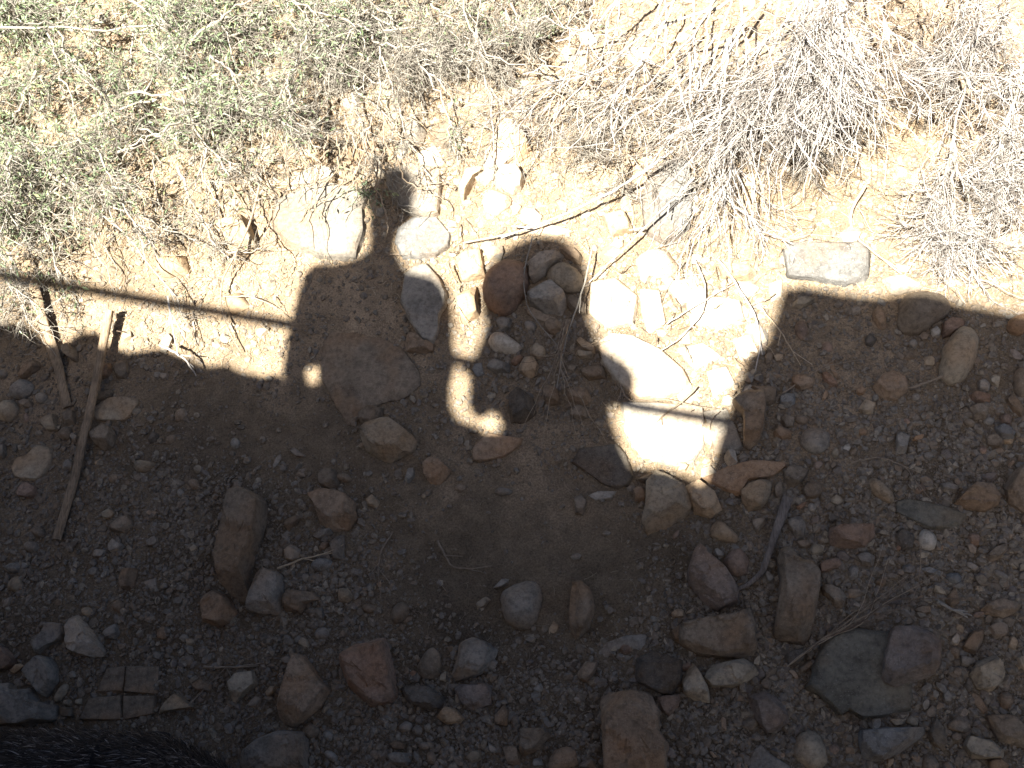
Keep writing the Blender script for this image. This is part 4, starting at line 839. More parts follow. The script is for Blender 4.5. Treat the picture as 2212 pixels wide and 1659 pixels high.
# dried weed lying on the gravel, right
w = []
for k in range(11):
    e = (rng.uniform(1880, 2060), rng.uniform(1170, 1300)); mid = (1850 + rng.uniform(-10, 30), 1330 + rng.uniform(-20, 20))
    w.append(curve_px([(1700, 1440, .04), (1770, 1385, .05), (*mid, .07), (*e, .06 + .05 * rng.random())], 12, .002))
w += [curve_px([(1900, 1300, .07), (2020, 1290, .06), (2180, 1300, .04)], 12, .002), curve_px([(1990, 1180, .10), (1985, 1260, .09), (1960, 1310, .06)], 12, .002)]
tube_obj('dried_weed', np.array(w) - ab(1850, 1330, 0.), .002, .0008, TWIG_D, 4, label='dried straw-coloured weed lying uphill of the large olive slab', cat='dry weed', loc=ab(1850, 1330, 0.))
# dried hanging weed in round shadow
w = []
for k in range(20):
    e = (rng.uniform(1120, 1330), rng.uniform(720, 960)); w.append(curve_px([(1225 + rng.uniform(-8, 8), 690, .08), (1205, 770, .09), ((1205 + e[0]) / 2, (770 + e[1]) / 2, .10), (*e, .04 + .07 * rng.random())], 10, .004))
tube_obj('dried_sprig', np.array(w) - ab(1205, 770, 0.), .0018, .0008, TWIG_D, 4, label='tangled dry sprig hanging over the stones in the round shadow', cat='dry weed', loc=ab(1205, 770, 0.))

# ------------------------------------------------------------------ shrubs
def unit(v): return v / (np.linalg.norm(v, axis=-1, keepdims=True) + 1e-9)
def branchlets(par, cnt, lo, hi, spread, k=6, kink=.25, bias=(0, 0, 0), tmin=.15, curl=0.):
    n, kk, _ = par.shape; i = rng.integers(0, n, cnt); t = rng.uniform(tmin, .98, cnt) * (kk - 1); j = np.minimum(t.astype(int), kk - 2); f = (t - j)[:, None]
    p = par[i, j] * (1 - f) + par[i, j + 1] * f; d = unit(par[i, j + 1] - par[i, j])
    d = unit(d + spread * rng.normal(0, 1, (cnt, 3)) * np.array([1, 1, .8]) + np.array(bias)); Ls = rng.uniform(lo, hi, cnt) / (k - 1)
    out = [p]
    for s in range(k - 1):
        p = p + d * Ls[:, None]; out.append(p); d = unit(d + kink * rng.normal(0, 1, (cnt, 3)) + np.array(bias) * .25)
    Q = np.stack(out, 1); fl = hg(Q[..., 0], Q[..., 1]) + .004; Q[..., 2] = np.maximum(Q[..., 2], fl); return Q
def leaves_on(par, cnt, lo, hi, wid=.3):
    n, kk, _ = par.shape; i = rng.integers(0, n, cnt); j = rng.integers(1, kk, cnt); p = par[i, j] + rng.normal(0, .002, (cnt, 3))
    d = unit(unit(par[i, j] - par[i, j - 1]) + .75 * rng.normal(0, 1, (cnt, 3))); s = unit(np.cross(d, rng.normal(0, 1, (cnt, 3)))); u = np.cross(d, s)
    l = rng.uniform(lo, hi, cnt)[:, None]; w_ = l * wid * rng.uniform(.7, 1.2, (cnt, 1))
    V = np.stack([p, p + d * l * .45 + s * w_ * .5 + u * l * .04, p + d * l * .5 + u * l * .0 - u * l * .05, p + d * l * .45 - s * w_ * .5 + u * l * .04, p + d * l], 1)
    b = (np.arange(cnt) * 5)[:, None, None]; F = (b + np.array([(0, 1, 2), (0, 2, 3), (1, 4, 2), (2, 4, 3)])[None]).reshape(-1, 3)
    return V.reshape(-1, 3), F
def shrub(name, label, cat, mains, m_main, m_twig, levels, leaves=None, r_main=(.010, .004), loc0=None, bare=()):
    base = loc0 if loc0 is not None else mains[0][0].copy()
    root = obj(name, None, label=label, cat=cat, loc=base)
    for q in mains: tube_obj('branch', q[None] - base, r_main[0] * rng.uniform(.6, 1.1), r_main[1], m_main, 6, parent=root)
    for q in bare: tube_obj('branch', q[None] - base, rng.uniform(.0022, .0045) * (1.2 if m_twig == TWIG_P else 1), .0012, m_twig if m_twig == TWIG_P else TWIG_D if rng.random() < .7 else TWIG_G, 5, parent=root)
    par = np.array(mains); VV = []; FF = []; off = 0; last = []
    for (cnt, lo, hi, spread, r0, r1, kw) in levels:
        par2 = branchlets(par, cnt, lo, hi, spread, **kw); V, F = tubes(par2, r0 * rng.uniform(.6, 1.2, cnt), r1, 3)
        VV.append(V); FF.append(F + off); off += len(V); last.append(par2)
        par = np.concatenate([par2, par2[:0]]) if cnt > 0 else par
    V = np.vstack(VV) - base; obj('twigs', mesh('twigs', V, np.vstack(FF), True, None, [m_twig]), parent=root, kind='stuff')
    if leaves:
        V = []; F = []; off = 0
        for lv, cnt, lo, hi, keep in leaves:
            q = last[lv]
            if keep is not None:
                pxs = to_px(q[:, 0]); q = q[keep(pxs)]
            v, f = leaves_on(q, cnt, lo, hi); V.append(v); F.append(f + off); off += len(v)
        obj('leaves', mesh('leaves', np.vstack(V) - base, np.vstack(F), False, None, [LEAF]), parent=root, kind='stuff')
    return root
def cm(*p, k=14, wob=.006): return curve_px(p, k, wob)
def rand_mains(region, n, ang, da, length, h0, h1):
    out = []
    while len(out) < n:
        x = rng.uniform(region[:, 0].min(), region[:, 0].max()); y = rng.uniform(region[:, 1].min(), region[:, 1].max())
        if not inside(np.array([[x, y]]), region)[0]: continue
        a_ = R(ang + rng.normal(0, da)); l_ = length * rng.uniform(.6, 1.3); h = rng.uniform(*h0); he = rng.uniform(*h1)
        out.append(cm((x, y, h), (x + math.cos(a_) * l_ * .5 + rng.normal(0, 12), y + math.sin(a_) * l_ * .5 + rng.normal(0, 12), (h + he) / 2 + .02), (x + math.cos(a_) * l_, y + math.sin(a_) * l_, he)))
    return out
# A: leafy grey-green shrub, top left
regA = np.array([(-250, -200), (700, -150), (660, 120), (520, 330), (250, 400), (-100, 470), (-250, 450)])
mA = rand_mains(regA, 84, 35, 50, 190, (.10, .36), (.05, .28))
mA += [cm((200, 250, .2), (420, 190, .2), (640, 150, .12)), cm((250, 330, .18), (440, 270, .14), (690, 200, .05)), cm((-60, 560, .06), (130, 400, .12), (330, 300, .18)),
       cm((20, 330, .2), (200, 430, .14), (420, 520, .07)), cm((-40, 250, .2), (100, 500, .1), (140, 640, .06)), cm((60, 300, .2), (240, 480, .13), (380, 640, .09)), cm((-40, 450, .16), (30, 560, .12), (60, 700, .08)),
       cm((300, 280, .18), (480, 330, .12), (560, 430, .09)), cm((400, 220, .18), (560, 240, .12), (700, 300, .06)), cm((-60, 60, .25), (300, 60, .28), (620, 20, .2))]
bareA = []
for _ in range(64):
    x = rng.uniform(-40, 860); y = rng.uniform(300, 420) - .12 * x + rng.uniform(-30, 60); dx = rng.normal(10, 60); dy = rng.uniform(90, 260)
    bareA.append(cm((x, y, rng.uniform(.12, .22)), (x + dx * .2 + rng.normal(0, 15), y + dy * .35, rng.uniform(.09, .15)), (x + dx * .9 + rng.normal(0, 15), y + dy * .7, rng.uniform(.05, .12)), (x + dx, y + dy, rng.uniform(.01, .07)), k=16, wob=.004))
keepA = lambda p: rng.random(len(p)) < np.clip(1.25 - (p[:, 0] * .5 + p[:, 1] * 1.0) / 640, .04, 1)
shrub('leafy_shrub', 'grey-green leafy shrub with dense twigs filling the upper corner above the pole shadow', 'shrub', mA, TWIG_G, TWIG_G,
      [(800, .08, .24, .75, .0030, .0012, {}), (9000, .05, .15, .85, .0017, .0007, {}), (9000, .03, .08, .9, .0011, .0006, dict(k=5))],
      [(1, 9000, .016, .040, keepA), (2, 9000, .014, .034, keepA)], r_main=(.0065, .0028), bare=bareA)
# B: twiggy shrub, top centre
regB = np.array([(640, -120), (1180, -120), (1120, 80), (900, 150), (700, 120)])
mB = rand_mains(regB, 36, 70, 50, 150, (.10, .26), (.05, .14))
mB += [cm((1010, -30, .25), (1000, 40, .25), (1060, 120, .2), (1170, 160, .12)), cm((780, 20, .2), (960, 130, .16), (1080, 130, .12)), cm((700, 130, .12), (840, 250, .08), (930, 380, .04)), cm((760, 200, .1), (800, 330, .06), (890, 460, .03)), cm((1030, 60, .2), (1060, 220, .1), (1070, 380, .05)),
       cm((820, 100, .2), (820, 220, .12), (760, 340, .06)), cm((900, 120, .18), (960, 220, .12), (980, 340, .06)), cm((700, 60, .2), (680, 180, .1), (700, 280, .05))]
keepB = lambda p: (p[:, 1] < 90) & (rng.random(len(p)) < .5) | (rng.random(len(p)) < .03)
shrub('twiggy_shrub', 'sparse grey twiggy shrub with few leaves uphill of the pinkish plate', 'shrub', mB, TWIG_G, TWIG_G,
      [(300, .08, .20, .8, .0026, .0012, {}), (3000, .04, .13, .9, .0015, .0007, {}), (3800, .03, .07, .9, .001, .0005, dict(k=5))],
      [(1, 900, .014, .03, keepB), (2, 500, .012, .028, keepB)], r_main=(.006, .0025))
# C: pale broom-like dry brush, centre right
mC = [cm((1780, -60, .52), (1790, 60, .50), (1700, 150, .44), (1560, 230, .34), (1440, 300, .24)), cm((1800, -60, .52), (1800, 80, .48), (1810, 170, .40)),
      cm((1620, -60, .44), (1560, 20, .43), (1440, 50, .36), (1380, 140, .28), (1330, 240, .18)), cm((1500, -40, .42), (1500, 90, .38), (1520, 230, .28), (1560, 420, .14)),
      cm((1440, -40, .36), (1400, 80, .30), (1300, 150, .20), (1180, 190, .14)), cm((1800, 90, .46), (1850, 150, .40), (1880, 190, .34)),
      cm((1600, -30, .44), (1620, 120, .36), (1600, 260, .26), (1570, 400, .16)), cm((1700, -50, .48), (1600, 60, .40), (1480, 160, .30), (1400, 250, .2)),
      cm((1540, 180, .32), (1560, 300, .2), (1570, 430, .12)), cm((1380, -60, .34), (1300, 40, .26), (1200, 90, .2)),
      cm((1800, 120, .44), (1720, 190, .38), (1640, 250, .32), (1560, 290, .26))]
mC += [cm((1780 + rng.uniform(-70, 40), -80, .56), (1770 + rng.uniform(-60, 60), 40, .56), (1760 + rng.uniform(-90, 60), 150 + rng.uniform(-40, 60), .46)) for _ in range(7)]
bareC = [cm((1800, 130, .46), (1700, 190, .40), (1600, 240, .36), (1500, 320, .3)), cm((1805, 130, .45), (1850, 220, .38), (1900, 300, .3)), cm((1800, 140, .45), (1830, 260, .36), (1840, 340, .28)),
         cm((1850, 180, .42), (1900, 190, .38), (1980, 250, .32)), cm((1290, -40, .36), (1270, 60, .3), (1230, 140, .22)), cm((1130, 160, .2), (1200, 140, .22), (1330, 175, .2), (1450, 160, .2))]
for _ in range(26):
    x = rng.uniform(1380, 1850); y = rng.uniform(-60, 120); dx = rng.normal(-150, 110); dy = rng.uniform(170, 380)
    bareC.append(cm((x, y, .5), (x + dx * .25, y + dy * .35, .46), (x + dx * .6, y + dy * .7, .38), (x + dx, y + dy, rng.uniform(.12, .3)), k=16, wob=.004))
shrub('dry_brush', 'silvery leafless brush hanging down the bank, its long switches above the arching branch', 'dry shrub', mC, TWIG_P, TWIG_P,
      [(190, .16, .46, .45, .0032, .0012, dict(bias=(-.06, -.20, -.03), kink=.2)), (1800, .06, .28, .5, .0017, .0008, dict(bias=(-.03, -.10, -.05), kink=.24)), (1500, .03, .10, .8, .0011, .0006, dict(k=4))], r_main=(.0065, .003), bare=bareC)
mG = rand_mains(np.array([(1150, 120), (1750, 60), (1800, 220), (1500, 330), (1200, 220)]), 26, 100, 45, 150, (.06, .2), (.02, .1))
shrub('matted_brush', 'low matted dry twigs beneath the silvery hanging brush', 'dry shrub', mG, TWIG_D, TWIG_G,
      [(200, .08, .2, .8, .0024, .001, {}), (2200, .04, .16, .8, .0014, .0006, {})], r_main=(.005, .002))
# D: grey brush on the right
mD = [cm((2130, -80, .36), (2110, 60, .34), (2090, 180, .3), (2050, 290, .24), (2080, 420, .16), (2130, 560, .08)), cm((2250, 60, .3), (2200, 180, .26), (2150, 330, .2), (2180, 480, .1)),
      cm((2110, -60, .34), (2060, 80, .3), (2040, 170, .26)), cm((2300, 250, .26), (2210, 330, .2), (2150, 450, .12)), cm((2200, -60, .34), (2160, 80, .3), (2200, 240, .2)),
      cm((2060, 280, .24), (2040, 400, .15), (2030, 520, .06)), cm((2060, 300, .22), (2060, 430, .14), (2050, 560, .06))]
shrub('grey_brush', 'matted grey twiggy brush at the picture edge, uphill of the brown boulder', 'dry shrub', mD, TWIG_G, TWIG_P,
      [(190, .08, .24, .7, .0028, .0012, dict(bias=(.0, -.14, -.04))), (2300, .05, .17, .75, .0017, .0008, {}), (2300, .03, .07, .85, .001, .0005, dict(k=5))], r_main=(.009, .003))
# F: twiggy shrub, top between B and C and under C
regF = np.array([(1830, -150), (2080, -150), (2110, 160), (1930, 200)])
mF = rand_mains(regF, 20, 80, 25, 160, (.1, .3), (.05, .2))
shrub('thin_shrub', 'thin brown twiggy shrub between the silvery and the matted brush', 'dry shrub', mF, TWIG_D, TWIG_D,
      [(140, .08, .24, .7, .003, .0013, {}), (1500, .04, .14, .8, .0015, .0007, {})])
# small green sprigs
for k, (x, y, n, lab) in enumerate([(785, 410, 16, 'small dark green sprig at the edge of the head shadow'), (985, 285, 9, 'pale green sprout uphill of the chalky grey stone'), (1180, 40, 14, 'tuft of pale green leaves at the top of the twiggy shrub'), (20, 470, 22, 'low green sprig at the picture edge below the leafy shrub')]):
    b0 = ab(x, y, .0); st = np.array([curve_px([(x, y, .02), (x + rng.normal(0, 14), y + rng.normal(0, 14), .05), (x + rng.normal(0, 38), y + rng.normal(0, 38), .08)], 8) for _ in range(n)])
    r_ = obj('sprig', None, label=lab, cat='plant', loc=b0)
    tube_obj('stems', st - b0, .0015, .0008, TWIG_G, 3, parent=r_, kind='stuff')
    v, f = leaves_on(st, n * 6, .016, .034, .34); obj('leaves', mesh('leaves', v - b0, f, False, None, [LEAF]), parent=r_, kind='stuff')
# litter on the sunlit ground
def litter(n, region, lo, hi, m, name, label, r=.0011):
    P = np.c_[rng.uniform(-50, 2260, n * 5), rng.uniform(-20, 1650, n * 5)]; P = P[inside(P, np.array(region, float))]; P = P[rng.random(len(P)) < .25 + vn(P[:, 0] / 50, P[:, 1] / 50, 5)][:n]
    n = len(P); g = ab(P[:, 0], P[:, 1], .004); an = rng.uniform(0, 6.28, n); l_ = rng.uniform(lo, hi, n)
    d = np.c_[np.cos(an), np.sin(an), rng.normal(.05, .18, n)] * l_[:, None]; c_ = np.c_[-np.sin(an), np.cos(an), 0 * an] * (l_ * rng.normal(0, .15, n))[:, None]
    Q = np.stack([g, g + d * .33 + c_, g + d * .66 + c_, g + d], 1); Q[..., 2] = np.maximum(Q[..., 2], hg(Q[..., 0], Q[..., 1]) + .003)
    V, F = tubes(Q, r * rng.uniform(.6, 1.4, n), r * .6, 3); obj(name, mesh(name, V, F, True, None, [m]), kind='stuff', label=label)
litter(9000, [(-50, 300), (700, 130), (1000, 120), (2260, 250), (2260, 640), (1700, 620), (1620, 780), (1600, 1060), (1360, 1000), (1280, 560), (1000, 700), (640, 570), (600, 800), (-50, 700)], .012, .05, STRAW, 'dry_litter', 'dry stalks and litter on the sunlit ground')
litter(9000, [(-50, -50), (2260, -50), (2260, 60), (1950, 200), (1700, 160), (1300, 220), (1000, 180), (700, 230), (420, 330), (-50, 420)], .015, .06, TWIG_D, 'understory_litter', 'dark dead stalks and leaf litter under the shrubs', .0016)
litter(1500, [(0, 700), (2212, 600), (2212, 1659), (0, 1659)], .015, .06, TWIG_D, 'shade_litter', 'fine dead stalks scattered in the shaded gravel', .0009)
litter(1800, [(1250, 560), (1700, 560), (1650, 800), (1320, 760)], .04, .11, STRAW, 'grass_litter', 'matted dry grass among the sunlit stones', .0011)

# ------------------------------------------------------------------ what stands behind the camera and casts the shadows
def cast(pts, dist):
    """carry picture points on the bank back towards the sun onto an upright plane facing it -> (s, z) in that plane"""
    pts = np.array(pts, float); w = to_world(ab(pts[:, 0], pts[:, 1], 0.))
    hn = np.array([math.sin(SUN_AZ), math.cos(SUN_AZ), 0]); t = (w @ hn - (-dist)) / (L @ hn); q = w - L * t[:, None]
    hs = np.array([math.cos(SUN_AZ), -math.sin(SUN_AZ), 0]); return np.stack([q @ hs, q[:, 2]], 1)
hn = np.array([math.sin(SUN_AZ), math.cos(SUN_AZ), 0]); hs = np.array([math.cos(SUN_AZ), -math.sin(SUN_AZ), 0])
def place(sz, dist): return sz[:, :1] * hs + sz[:, 1:2] * np.array([0, 0, 1.]) - hn * dist
def body(name, poly, dist, Rr, m, step=.012, **kw):
    """closed rounded solid whose front view is poly: thick in the middle, closing at its outline"""
    x0, y0 = poly.min(0) - step; nx = int((np.ptp(poly[:, 0]) + 3 * step) / step); ny = int((np.ptp(poly[:, 1]) + 3 * step) / step)
    X, Y = np.meshgrid(x0 + np.arange(nx) * step, y0 + np.arange(ny) * step); P = np.c_[X.ravel(), Y.ravel()]
    ins = inside(P, poly); Q = np.vstack([poly, poly[:1]]); d = np.full(len(P), 9.); near_ = P.copy()
    for i in range(len(poly)):
        a_, b_ = Q[i], Q[i + 1]; ab_ = b_ - a_; t = np.clip(((P - a_) @ ab_) / (ab_ @ ab_ + 1e-12), 0, 1); c_ = a_ + t[:, None] * ab_; dd = np.linalg.norm(P - c_, axis=1)
        u = dd < d; d[u] = dd[u]; near_[u] = c_[u]
    snap = (~ins) & (d < step * 1.5); P[snap] = near_[snap]; use = (ins | snap).reshape(ny, nx); d[~ins] = 0
    th = np.sqrt(np.maximum(0, 1 - (1 - np.minimum(d / Rr, 1)) ** 2)) * Rr * .9 + .002
    id_ = np.arange(nx * ny).reshape(ny, nx); q = use[:-1, :-1] & use[:-1, 1:] & use[1:, 1:] & use[1:, :-1]
    a_, b_, c_, d_ = id_[:-1, :-1][q], id_[:-1, 1:][q], id_[1:, 1:][q], id_[1:, :-1][q]; n = nx * ny
    Fq = np.stack([a_, b_, c_, d_], 1); base = place(P, dist); V = np.vstack([base + hn * th[:, None], base - hn * th[:, None]])
    e = np.concatenate([Fq[:, [0, 1]], Fq[:, [1, 2]], Fq[:, [2, 3]], Fq[:, [3, 0]]]); key = set(map(tuple, e.tolist())); rim = [(u, v, v + n, u + n) for u, v in key if (v, u) not in key]
    F = np.vstack([Fq[:, ::-1], Fq + n, np.array(rim)]); uq, inv = np.unique(F, return_inverse=True)
    o = bpy.data.objects.new(name, mesh(name, V[uq], inv.reshape(F.shape), True, 60, [m])); C.objects.link(o)
    for k_, v_ in kw.items():
        if k_ == 'parent': o.parent = v_
        else: o[k_] = v_
    return o
def plain(c, rough=.85):
    def fn(t, b):
        tc = N(t, 'ShaderNodeTexCoord'); n = noise(t, tc.outputs['Object'], 30, 5); r = ramp(t, n.outputs[0], [(.3, tuple(np.array(c) * .8)), (.7, tuple(np.array(c) * 1.15))]); t.links.new(r.outputs[0], b.inputs['Base Color'])
    return fn
CLOTH1 = mat('blue_cloth', plain((.09, .12, .2))); CLOTH2 = mat('khaki_cloth', plain((.22, .19, .13))); HAT = mat('straw_hat', plain((.35, .28, .17)))
WALLM = mat('wall_stone', plain((.10, .085, .07))); RAILM = mat('rail_paint', plain((.2, .2, .19)), .5); DECKM = mat('deck_board', plain((.12, .10, .08)))
DP = .75
def mm(p): return fpx('MM', p)
P1 = np.vstack([[(832, 374), (862, 366), (890, 376), (906, 398), (908, 432), (902, 462), (888, 482), (868, 494), (860, 515), (854, 545), (868, 568), (880, 590), (905, 597)],
                mm([(500, 140), (630, 170), (700, 240), (728, 350), (732, 500), (735, 600), (750, 700), (735, 790), (715, 850), (715, 1000), (760, 1080), (900, 1130), (950, 1240), (900, 1700)]),
                [(1020, 1500), (678, 1500), (682, 845), (688, 820), (686, 790), (675, 780), (664, 792), (663, 818), (670, 845), (674, 1500), (600, 1500), (612, 900), (610, 790), (615, 740), (628, 690), (640, 640), (655, 590), (672, 574), (720, 572), (760, 562), (790, 550), (798, 520), (794, 490), (800, 468), (800, 474), (790, 440), (794, 410), (812, 388)]])
b1 = body('person', cast(P1, DP), DP, .07, CLOTH1, label='person in a blue shirt standing at the parapet with one arm lowered', category='person', group='people at the parapet')
P2 = np.vstack([[(1180, 514), (1215, 520), (1248, 545), (1270, 590), (1276, 640), (1268, 690)], mm([(1595, 400), (1660, 590), (1760, 660), (1860, 720), (1915, 780), (1925, 850), (1905, 920), (1800, 940), (1730, 960), (1760, 1100), (1810, 1240), (1830, 1340)]),
                [(1370, 1500), (1060, 1500)], mm([(1045, 1140), (1030, 1060), (990, 1000), (940, 1040), (860, 1035), (825, 950), (832, 780), (800, 735), (770, 720), (770, 690), (850, 690), (890, 600), (925, 500), (942, 400)]), [(1044, 690), (1040, 640), (1048, 600), (1070, 560), (1105, 530), (1145, 516)]])
b2 = body('person', cast(P2, DP), DP, .08, CLOTH2, label='person in khaki and a round hat leaning out with elbows bent', category='person', group='people at the parapet')
# hat crown as a part of the second person
hc = cast([(1180, 560)], DP)[0]
hatv = []; hatf = []
for i in range(9):
    f = i / 8 * math.pi / 2
    for j in range(24): hatv.append((math.cos(f) * math.cos(j * math.pi / 12) * .11, math.cos(f) * math.sin(j * math.pi / 12) * .09, math.sin(f) * .05))
for i in range(8):
    for j in range(24): hatf.append((i * 24 + j, i * 24 + (j + 1) % 24, (i + 1) * 24 + (j + 1) % 24, (i + 1) * 24 + j))
o = bpy.data.objects.new('hat', mesh('hat', hatv, hatf, True, None, [HAT])); C.objects.link(o); o.parent = b2; o.location = place(np.array([[hc[0], hc[1] - .06]]), DP)[0]
# parapet: low rough wall with a rising pier
DW = .5
edge = [(-1500, 440), (-700, 600), (-60, 690), (0, 696), (60, 700), (95, 730), (130, 746), (180, 716), (215, 716), (240, 745), (280, 760), (350, 750), (400, 770), (450, 790), (490, 785), (520, 800), (570, 812), (605, 806),
        (625, 860), (640, 930), (800, 960), (930, 1010)]
edge += [tuple(p) for p in mm([(760, 1085), (830, 1120), (940, 1142), (1040, 1142)])] + [(1200, 1100), (1330, 1000)] + [tuple(p) for p in mm([(1780, 1140), (1820, 1250), (1880, 1360)])]
edge += [(1440, 1012), (1490, 1030), (1560, 1056), (1600, 1060), (1612, 1040), (1590, 1010), (1572, 960), (1572, 900), (1590, 850), (1606, 800), (1612, 770), (1640, 750), (1668, 730), (1690, 700), (1692, 622), (1740, 618),
         (1800, 628), (1850, 637), (1905, 640), (1950, 632), (2010, 636), (2080, 655), (2150, 668), (2260, 690), (2800, 760)]
E2 = cast(edge, DW)
bot = -4.9
V = []; n = len(E2); E2[:, 1] = E2[:, 1]
w1 = place(E2, DW); w2 = w1 - hn * .12
b1_ = w1.copy(); b1_[:, 2] = bot; b2_ = w2.copy(); b2_[:, 2] = bot
V = np.vstack([w1, w2, b1_, b2_]); F = []
for i in range(n - 1): F += [(i, i + 1, i + 1 + n, i + n), (i, 2 * n + i, 2 * n + i + 1, i + 1), (n + i, n + i + 1, 3 * n + i + 1, 3 * n + i)]
F += [(0, n, 3 * n, 2 * n), (n - 1, 3 * n - 1, 4 * n - 1, 2 * n - 1)]
obj('parapet_wall', mesh('parapet_wall', V, F, False, None, [WALLM]), frame=False, label='rough stone parapet with uneven top behind the viewpoint', cat='wall')
# rail
rr = place(cast([(-900, 430), (0, 592), (300, 645), (640, 703), (1000, 780), (1380, 878), (1600, 915)], DW - .03), DW - .03)
V, F = tubes(rr[None], .024, .024, 10); obj('handrail', mesh('handrail', V, F, True, None, [RAILM]), frame=False, label='thin metal handrail above the stone parapet', cat='handrail')
# deck behind the parapet
dk = [place(np.array([[s_, -1.15]]), d_)[0] for s_, d_ in ((-14, DW + .13), (14, DW + .13), (14, 8), (-14, 8))]; dv = dk + [p - np.array([0, 0, .25]) for p in dk]
obj('deck', mesh('deck', dv, [(0, 1, 2, 3), (7, 6, 5, 4), (0, 4, 5, 1), (1, 5, 6, 2), (2, 6, 7, 3), (3, 7, 4, 0)], False, None, [DECKM]), frame=False, kind='structure')

# ------------------------------------------------------------------ dog in the bottom corner
def on_ground(x, y):
    z_ = (O @ Nn - Nn[0] * x - Nn[1] * y) / Nn[2]; p = (np.array([x, y, z_]) - O) @ M3; return z_ + float(hg(p[0], p[1])) / Nn[2]
def at_height(px, py, h):                            # world point on the ray, h metres above the bank
    d = rays(px, py); t = (O @ Nn + h * Nn[2]) / (d @ Nn); return d * t
ps = [(-160, 1672, .46), (40, 1666, .50), (190, 1654, .51), (262, 1650, .52), (350, 1652, .50), (450, 1672, .40), (505, 1685, .36)]
W7 = [at_height(*p) for p in ps]; c0 = W7[0]
sk = bpy.data.meshes.new('dog_body'); verts = [tuple(p) for p in W7]; rad = [.115, .13, .125, .085, .098, .048, .036]; ed = [(i, i + 1) for i in range(6)]
def leg(root, dx, dy):
    r0 = np.array(verts[root]); i = len(verts); hip = r0 + np.array([dx * .3, dy * .7, -.10]); kn = r0 + np.array([dx * 1.2, dy, -.26]); foot = np.array([kn[0] - dx * .6, kn[1], 0]); foot[2] = on_ground(foot[0], foot[1]) + .025
    an_ = foot * .35 + kn * .65; an_[0] -= dx * .2; toe = foot + np.array([.06, 0, 0])
    for v_, q in ((hip, .065), (kn, .042), (an_, .03), (foot, .026), (toe, .022)): verts.append(tuple(v_)); rad.append(q)
    ed.append((root, i)); ed.extend([(i + k, i + k + 1) for k in range(4)])
leg(0, -.05, .09); leg(0, -.05, -.09); leg(2, .04, .09); leg(2, .04, -.09)
i = len(verts); verts.append(tuple(c0 + np.array([-.16, 0, -.04]))); rad.append(.03); verts.append(tuple(c0 + np.array([-.30, .02, -.16]))); rad.append(.02); ed += [(0, i), (i, i + 1)]
sk.from_pydata(verts, ed, []); DOGM = mat('dog_skin', plain((.018, .018, .02)), .9, .1); sk.materials.append(DOGM)
dog = bpy.data.objects.new('dog', sk); C.objects.link(dog)
dog['label'] = 'dark grizzled furry dog seen from above in the bottom corner, facing the lumpy rock'; dog['category'] = 'dog'
md = dog.modifiers.new('skin', 'SKIN'); sk.skin_vertices[0].data[0].use_root = True
for k, q in enumerate(rad): sk.skin_vertices[0].data[k].radius = (q, q); sk.skin_vertices[0].data[k].use_root = (k == 0)
md.use_smooth_shade = True; ss_ = dog.modifiers.new('sub', 'SUBSURF'); ss_.levels = 2; ss_.render_levels = 2
bpy.context.view_layer.update(); ev = dog.evaluated_get(bpy.context.evaluated_depsgraph_get()); dm = bpy.data.meshes.new_from_object(ev); dog.modifiers.clear(); dog.data = dm
for p in dm.polygons: p.use_smooth = True
if not dm.materials: dm.materials.append(DOGM)
FURM = island_mat('grizzled_fur', [(0, (.018, .016, .014)), (.5, (.038, .034, .03)), (.82, (.075, .068, .06)), (.95, (.14, .135, .13)), (1, (.34, .33, .32))], 10)
dm.calc_loop_triangles(); nv = len(dm.vertices); vc = np.zeros(nv * 3, np.float32); dm.vertices.foreach_get('co', vc); vc = vc.reshape(-1, 3).astype(float)
tr = np.zeros(len(dm.loop_triangles) * 3, np.int32); dm.loop_triangles.foreach_get('vertices', tr); tr = tr.reshape(-1, 3)
e1 = vc[tr[:, 1]] - vc[tr[:, 0]]; e2 = vc[tr[:, 2]] - vc[tr[:, 0]]; nn = np.cross(e1, e2); ar = np.linalg.norm(nn, axis=1); nn /= ar[:, None] + 1e-12
cnt = 80000; ii = rng.choice(len(tr), cnt, p=ar / ar.sum()); r1, r2 = rng.random(cnt), rng.random(cnt); fl = r1 + r2 > 1; r1[fl] = 1 - r1[fl]; r2[fl] = 1 - r2[fl]
p0 = vc[tr[ii, 0]] + e1[ii] * r1[:, None] + e2[ii] * r2[:, None]; nrm = nn[ii]; keep = (p0[:, 2] > c0[2] - .4); p0 = p0[keep]; nrm = nrm[keep]; cnt = len(p0)
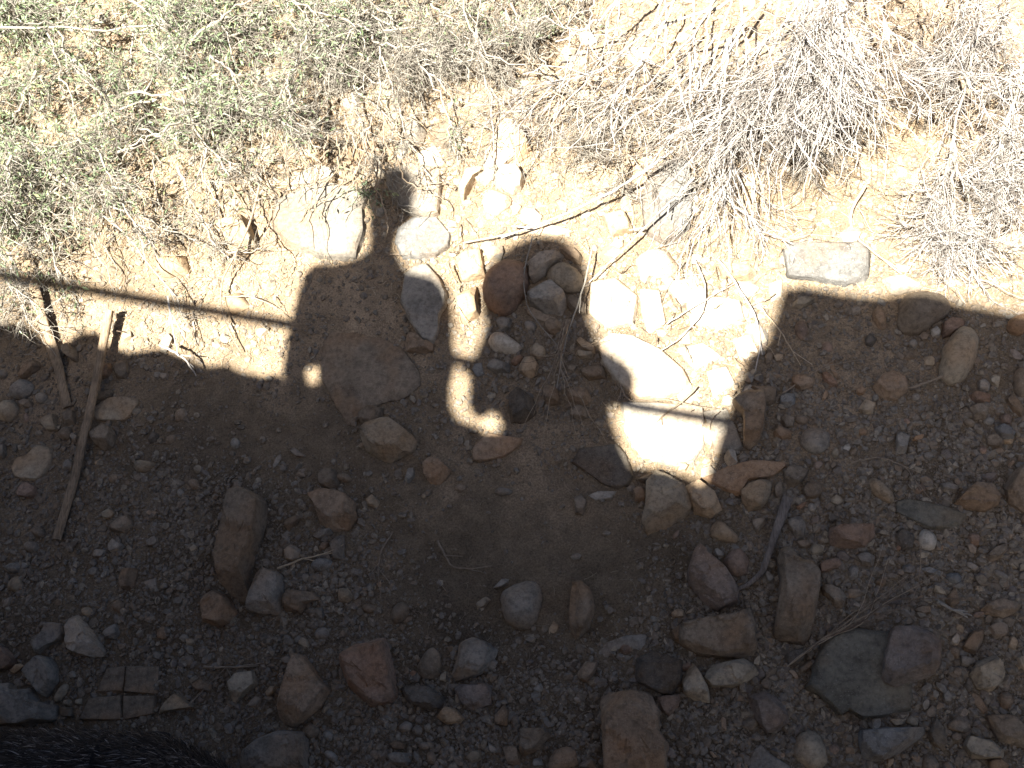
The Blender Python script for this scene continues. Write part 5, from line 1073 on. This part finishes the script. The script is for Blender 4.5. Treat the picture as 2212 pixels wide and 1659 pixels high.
d = unit(np.array([-1., -.08, 0]) + nrm * .28 + rng.normal(0, .26, (cnt, 3))); d = unit(d - nrm * (np.sum(d * nrm, 1, keepdims=True)) + nrm * (.15 + .8 * rng.random((cnt, 1)) ** 2)); l_ = (.012 + .038 * rng.random(cnt) ** 2)[:, None]
sd_ = unit(np.cross(d, nrm)) * rng.uniform(.0009, .0017, cnt)[:, None]; tip = p0 + d * l_ - nrm * l_ * .1; mid = p0 + d * l_ * .5 + nrm * l_ * .06
V = np.stack([p0 - sd_, p0 + sd_, mid + sd_ * .8, mid - sd_ * .8, tip], 1).reshape(-1, 3); b = (np.arange(cnt) * 5)[:, None, None]
F = (b + np.array([(0, 1, 2), (0, 2, 3), (3, 2, 4)])[None]).reshape(-1, 3)
fo = bpy.data.objects.new('fur', mesh('fur', V, F, False, None, [FURM])); C.objects.link(fo); fo.parent = dog; fo['kind'] = 'stuff'
# collar and ears
ax = unit(W7[3] - W7[2]); u_ = unit(np.cross(ax, [0, 0, 1.])); v_ = np.cross(u_, ax); cc_ = (W7[2] * .35 + W7[3] * .65); ring = np.array([cc_ + (u_ * math.cos(a_) + v_ * math.sin(a_)) * .083 for a_ in np.linspace(0, 2 * math.pi, 33)])
V, F = tubes(ring[None], .012, .012, 8); co_ = bpy.data.objects.new('collar', mesh('collar', V, F, True, None, [mat('black_collar', plain((.01, .01, .01)))])); C.objects.link(co_); co_.parent = dog
for s_ in (1, -1):
    ctr = W7[4] + np.array([-.035, s_ * .068, .045]); ev_ = []; ef_ = []
    for a_ in range(7):
        for b_ in range(12):
            th_ = a_ / 6 * math.pi; ph_ = b_ * math.pi / 6; q = np.array([math.cos(th_) * .052, math.sin(th_) * math.cos(ph_) * .030, math.sin(th_) * math.sin(ph_) * .010])
            ev_.append(ctr + np.array([q[0], q[1] - s_ * q[2] * .4, q[2] + q[1] * -s_ * .6]))
    for a_ in range(6):
        for b_ in range(12): ef_.append((a_ * 12 + b_, a_ * 12 + (b_ + 1) % 12, (a_ + 1) * 12 + (b_ + 1) % 12, (a_ + 1) * 12 + b_))
    eo = bpy.data.objects.new('ear', mesh('ear', ev_, ef_, True, None, [DOGM])); C.objects.link(eo); eo.parent = dog
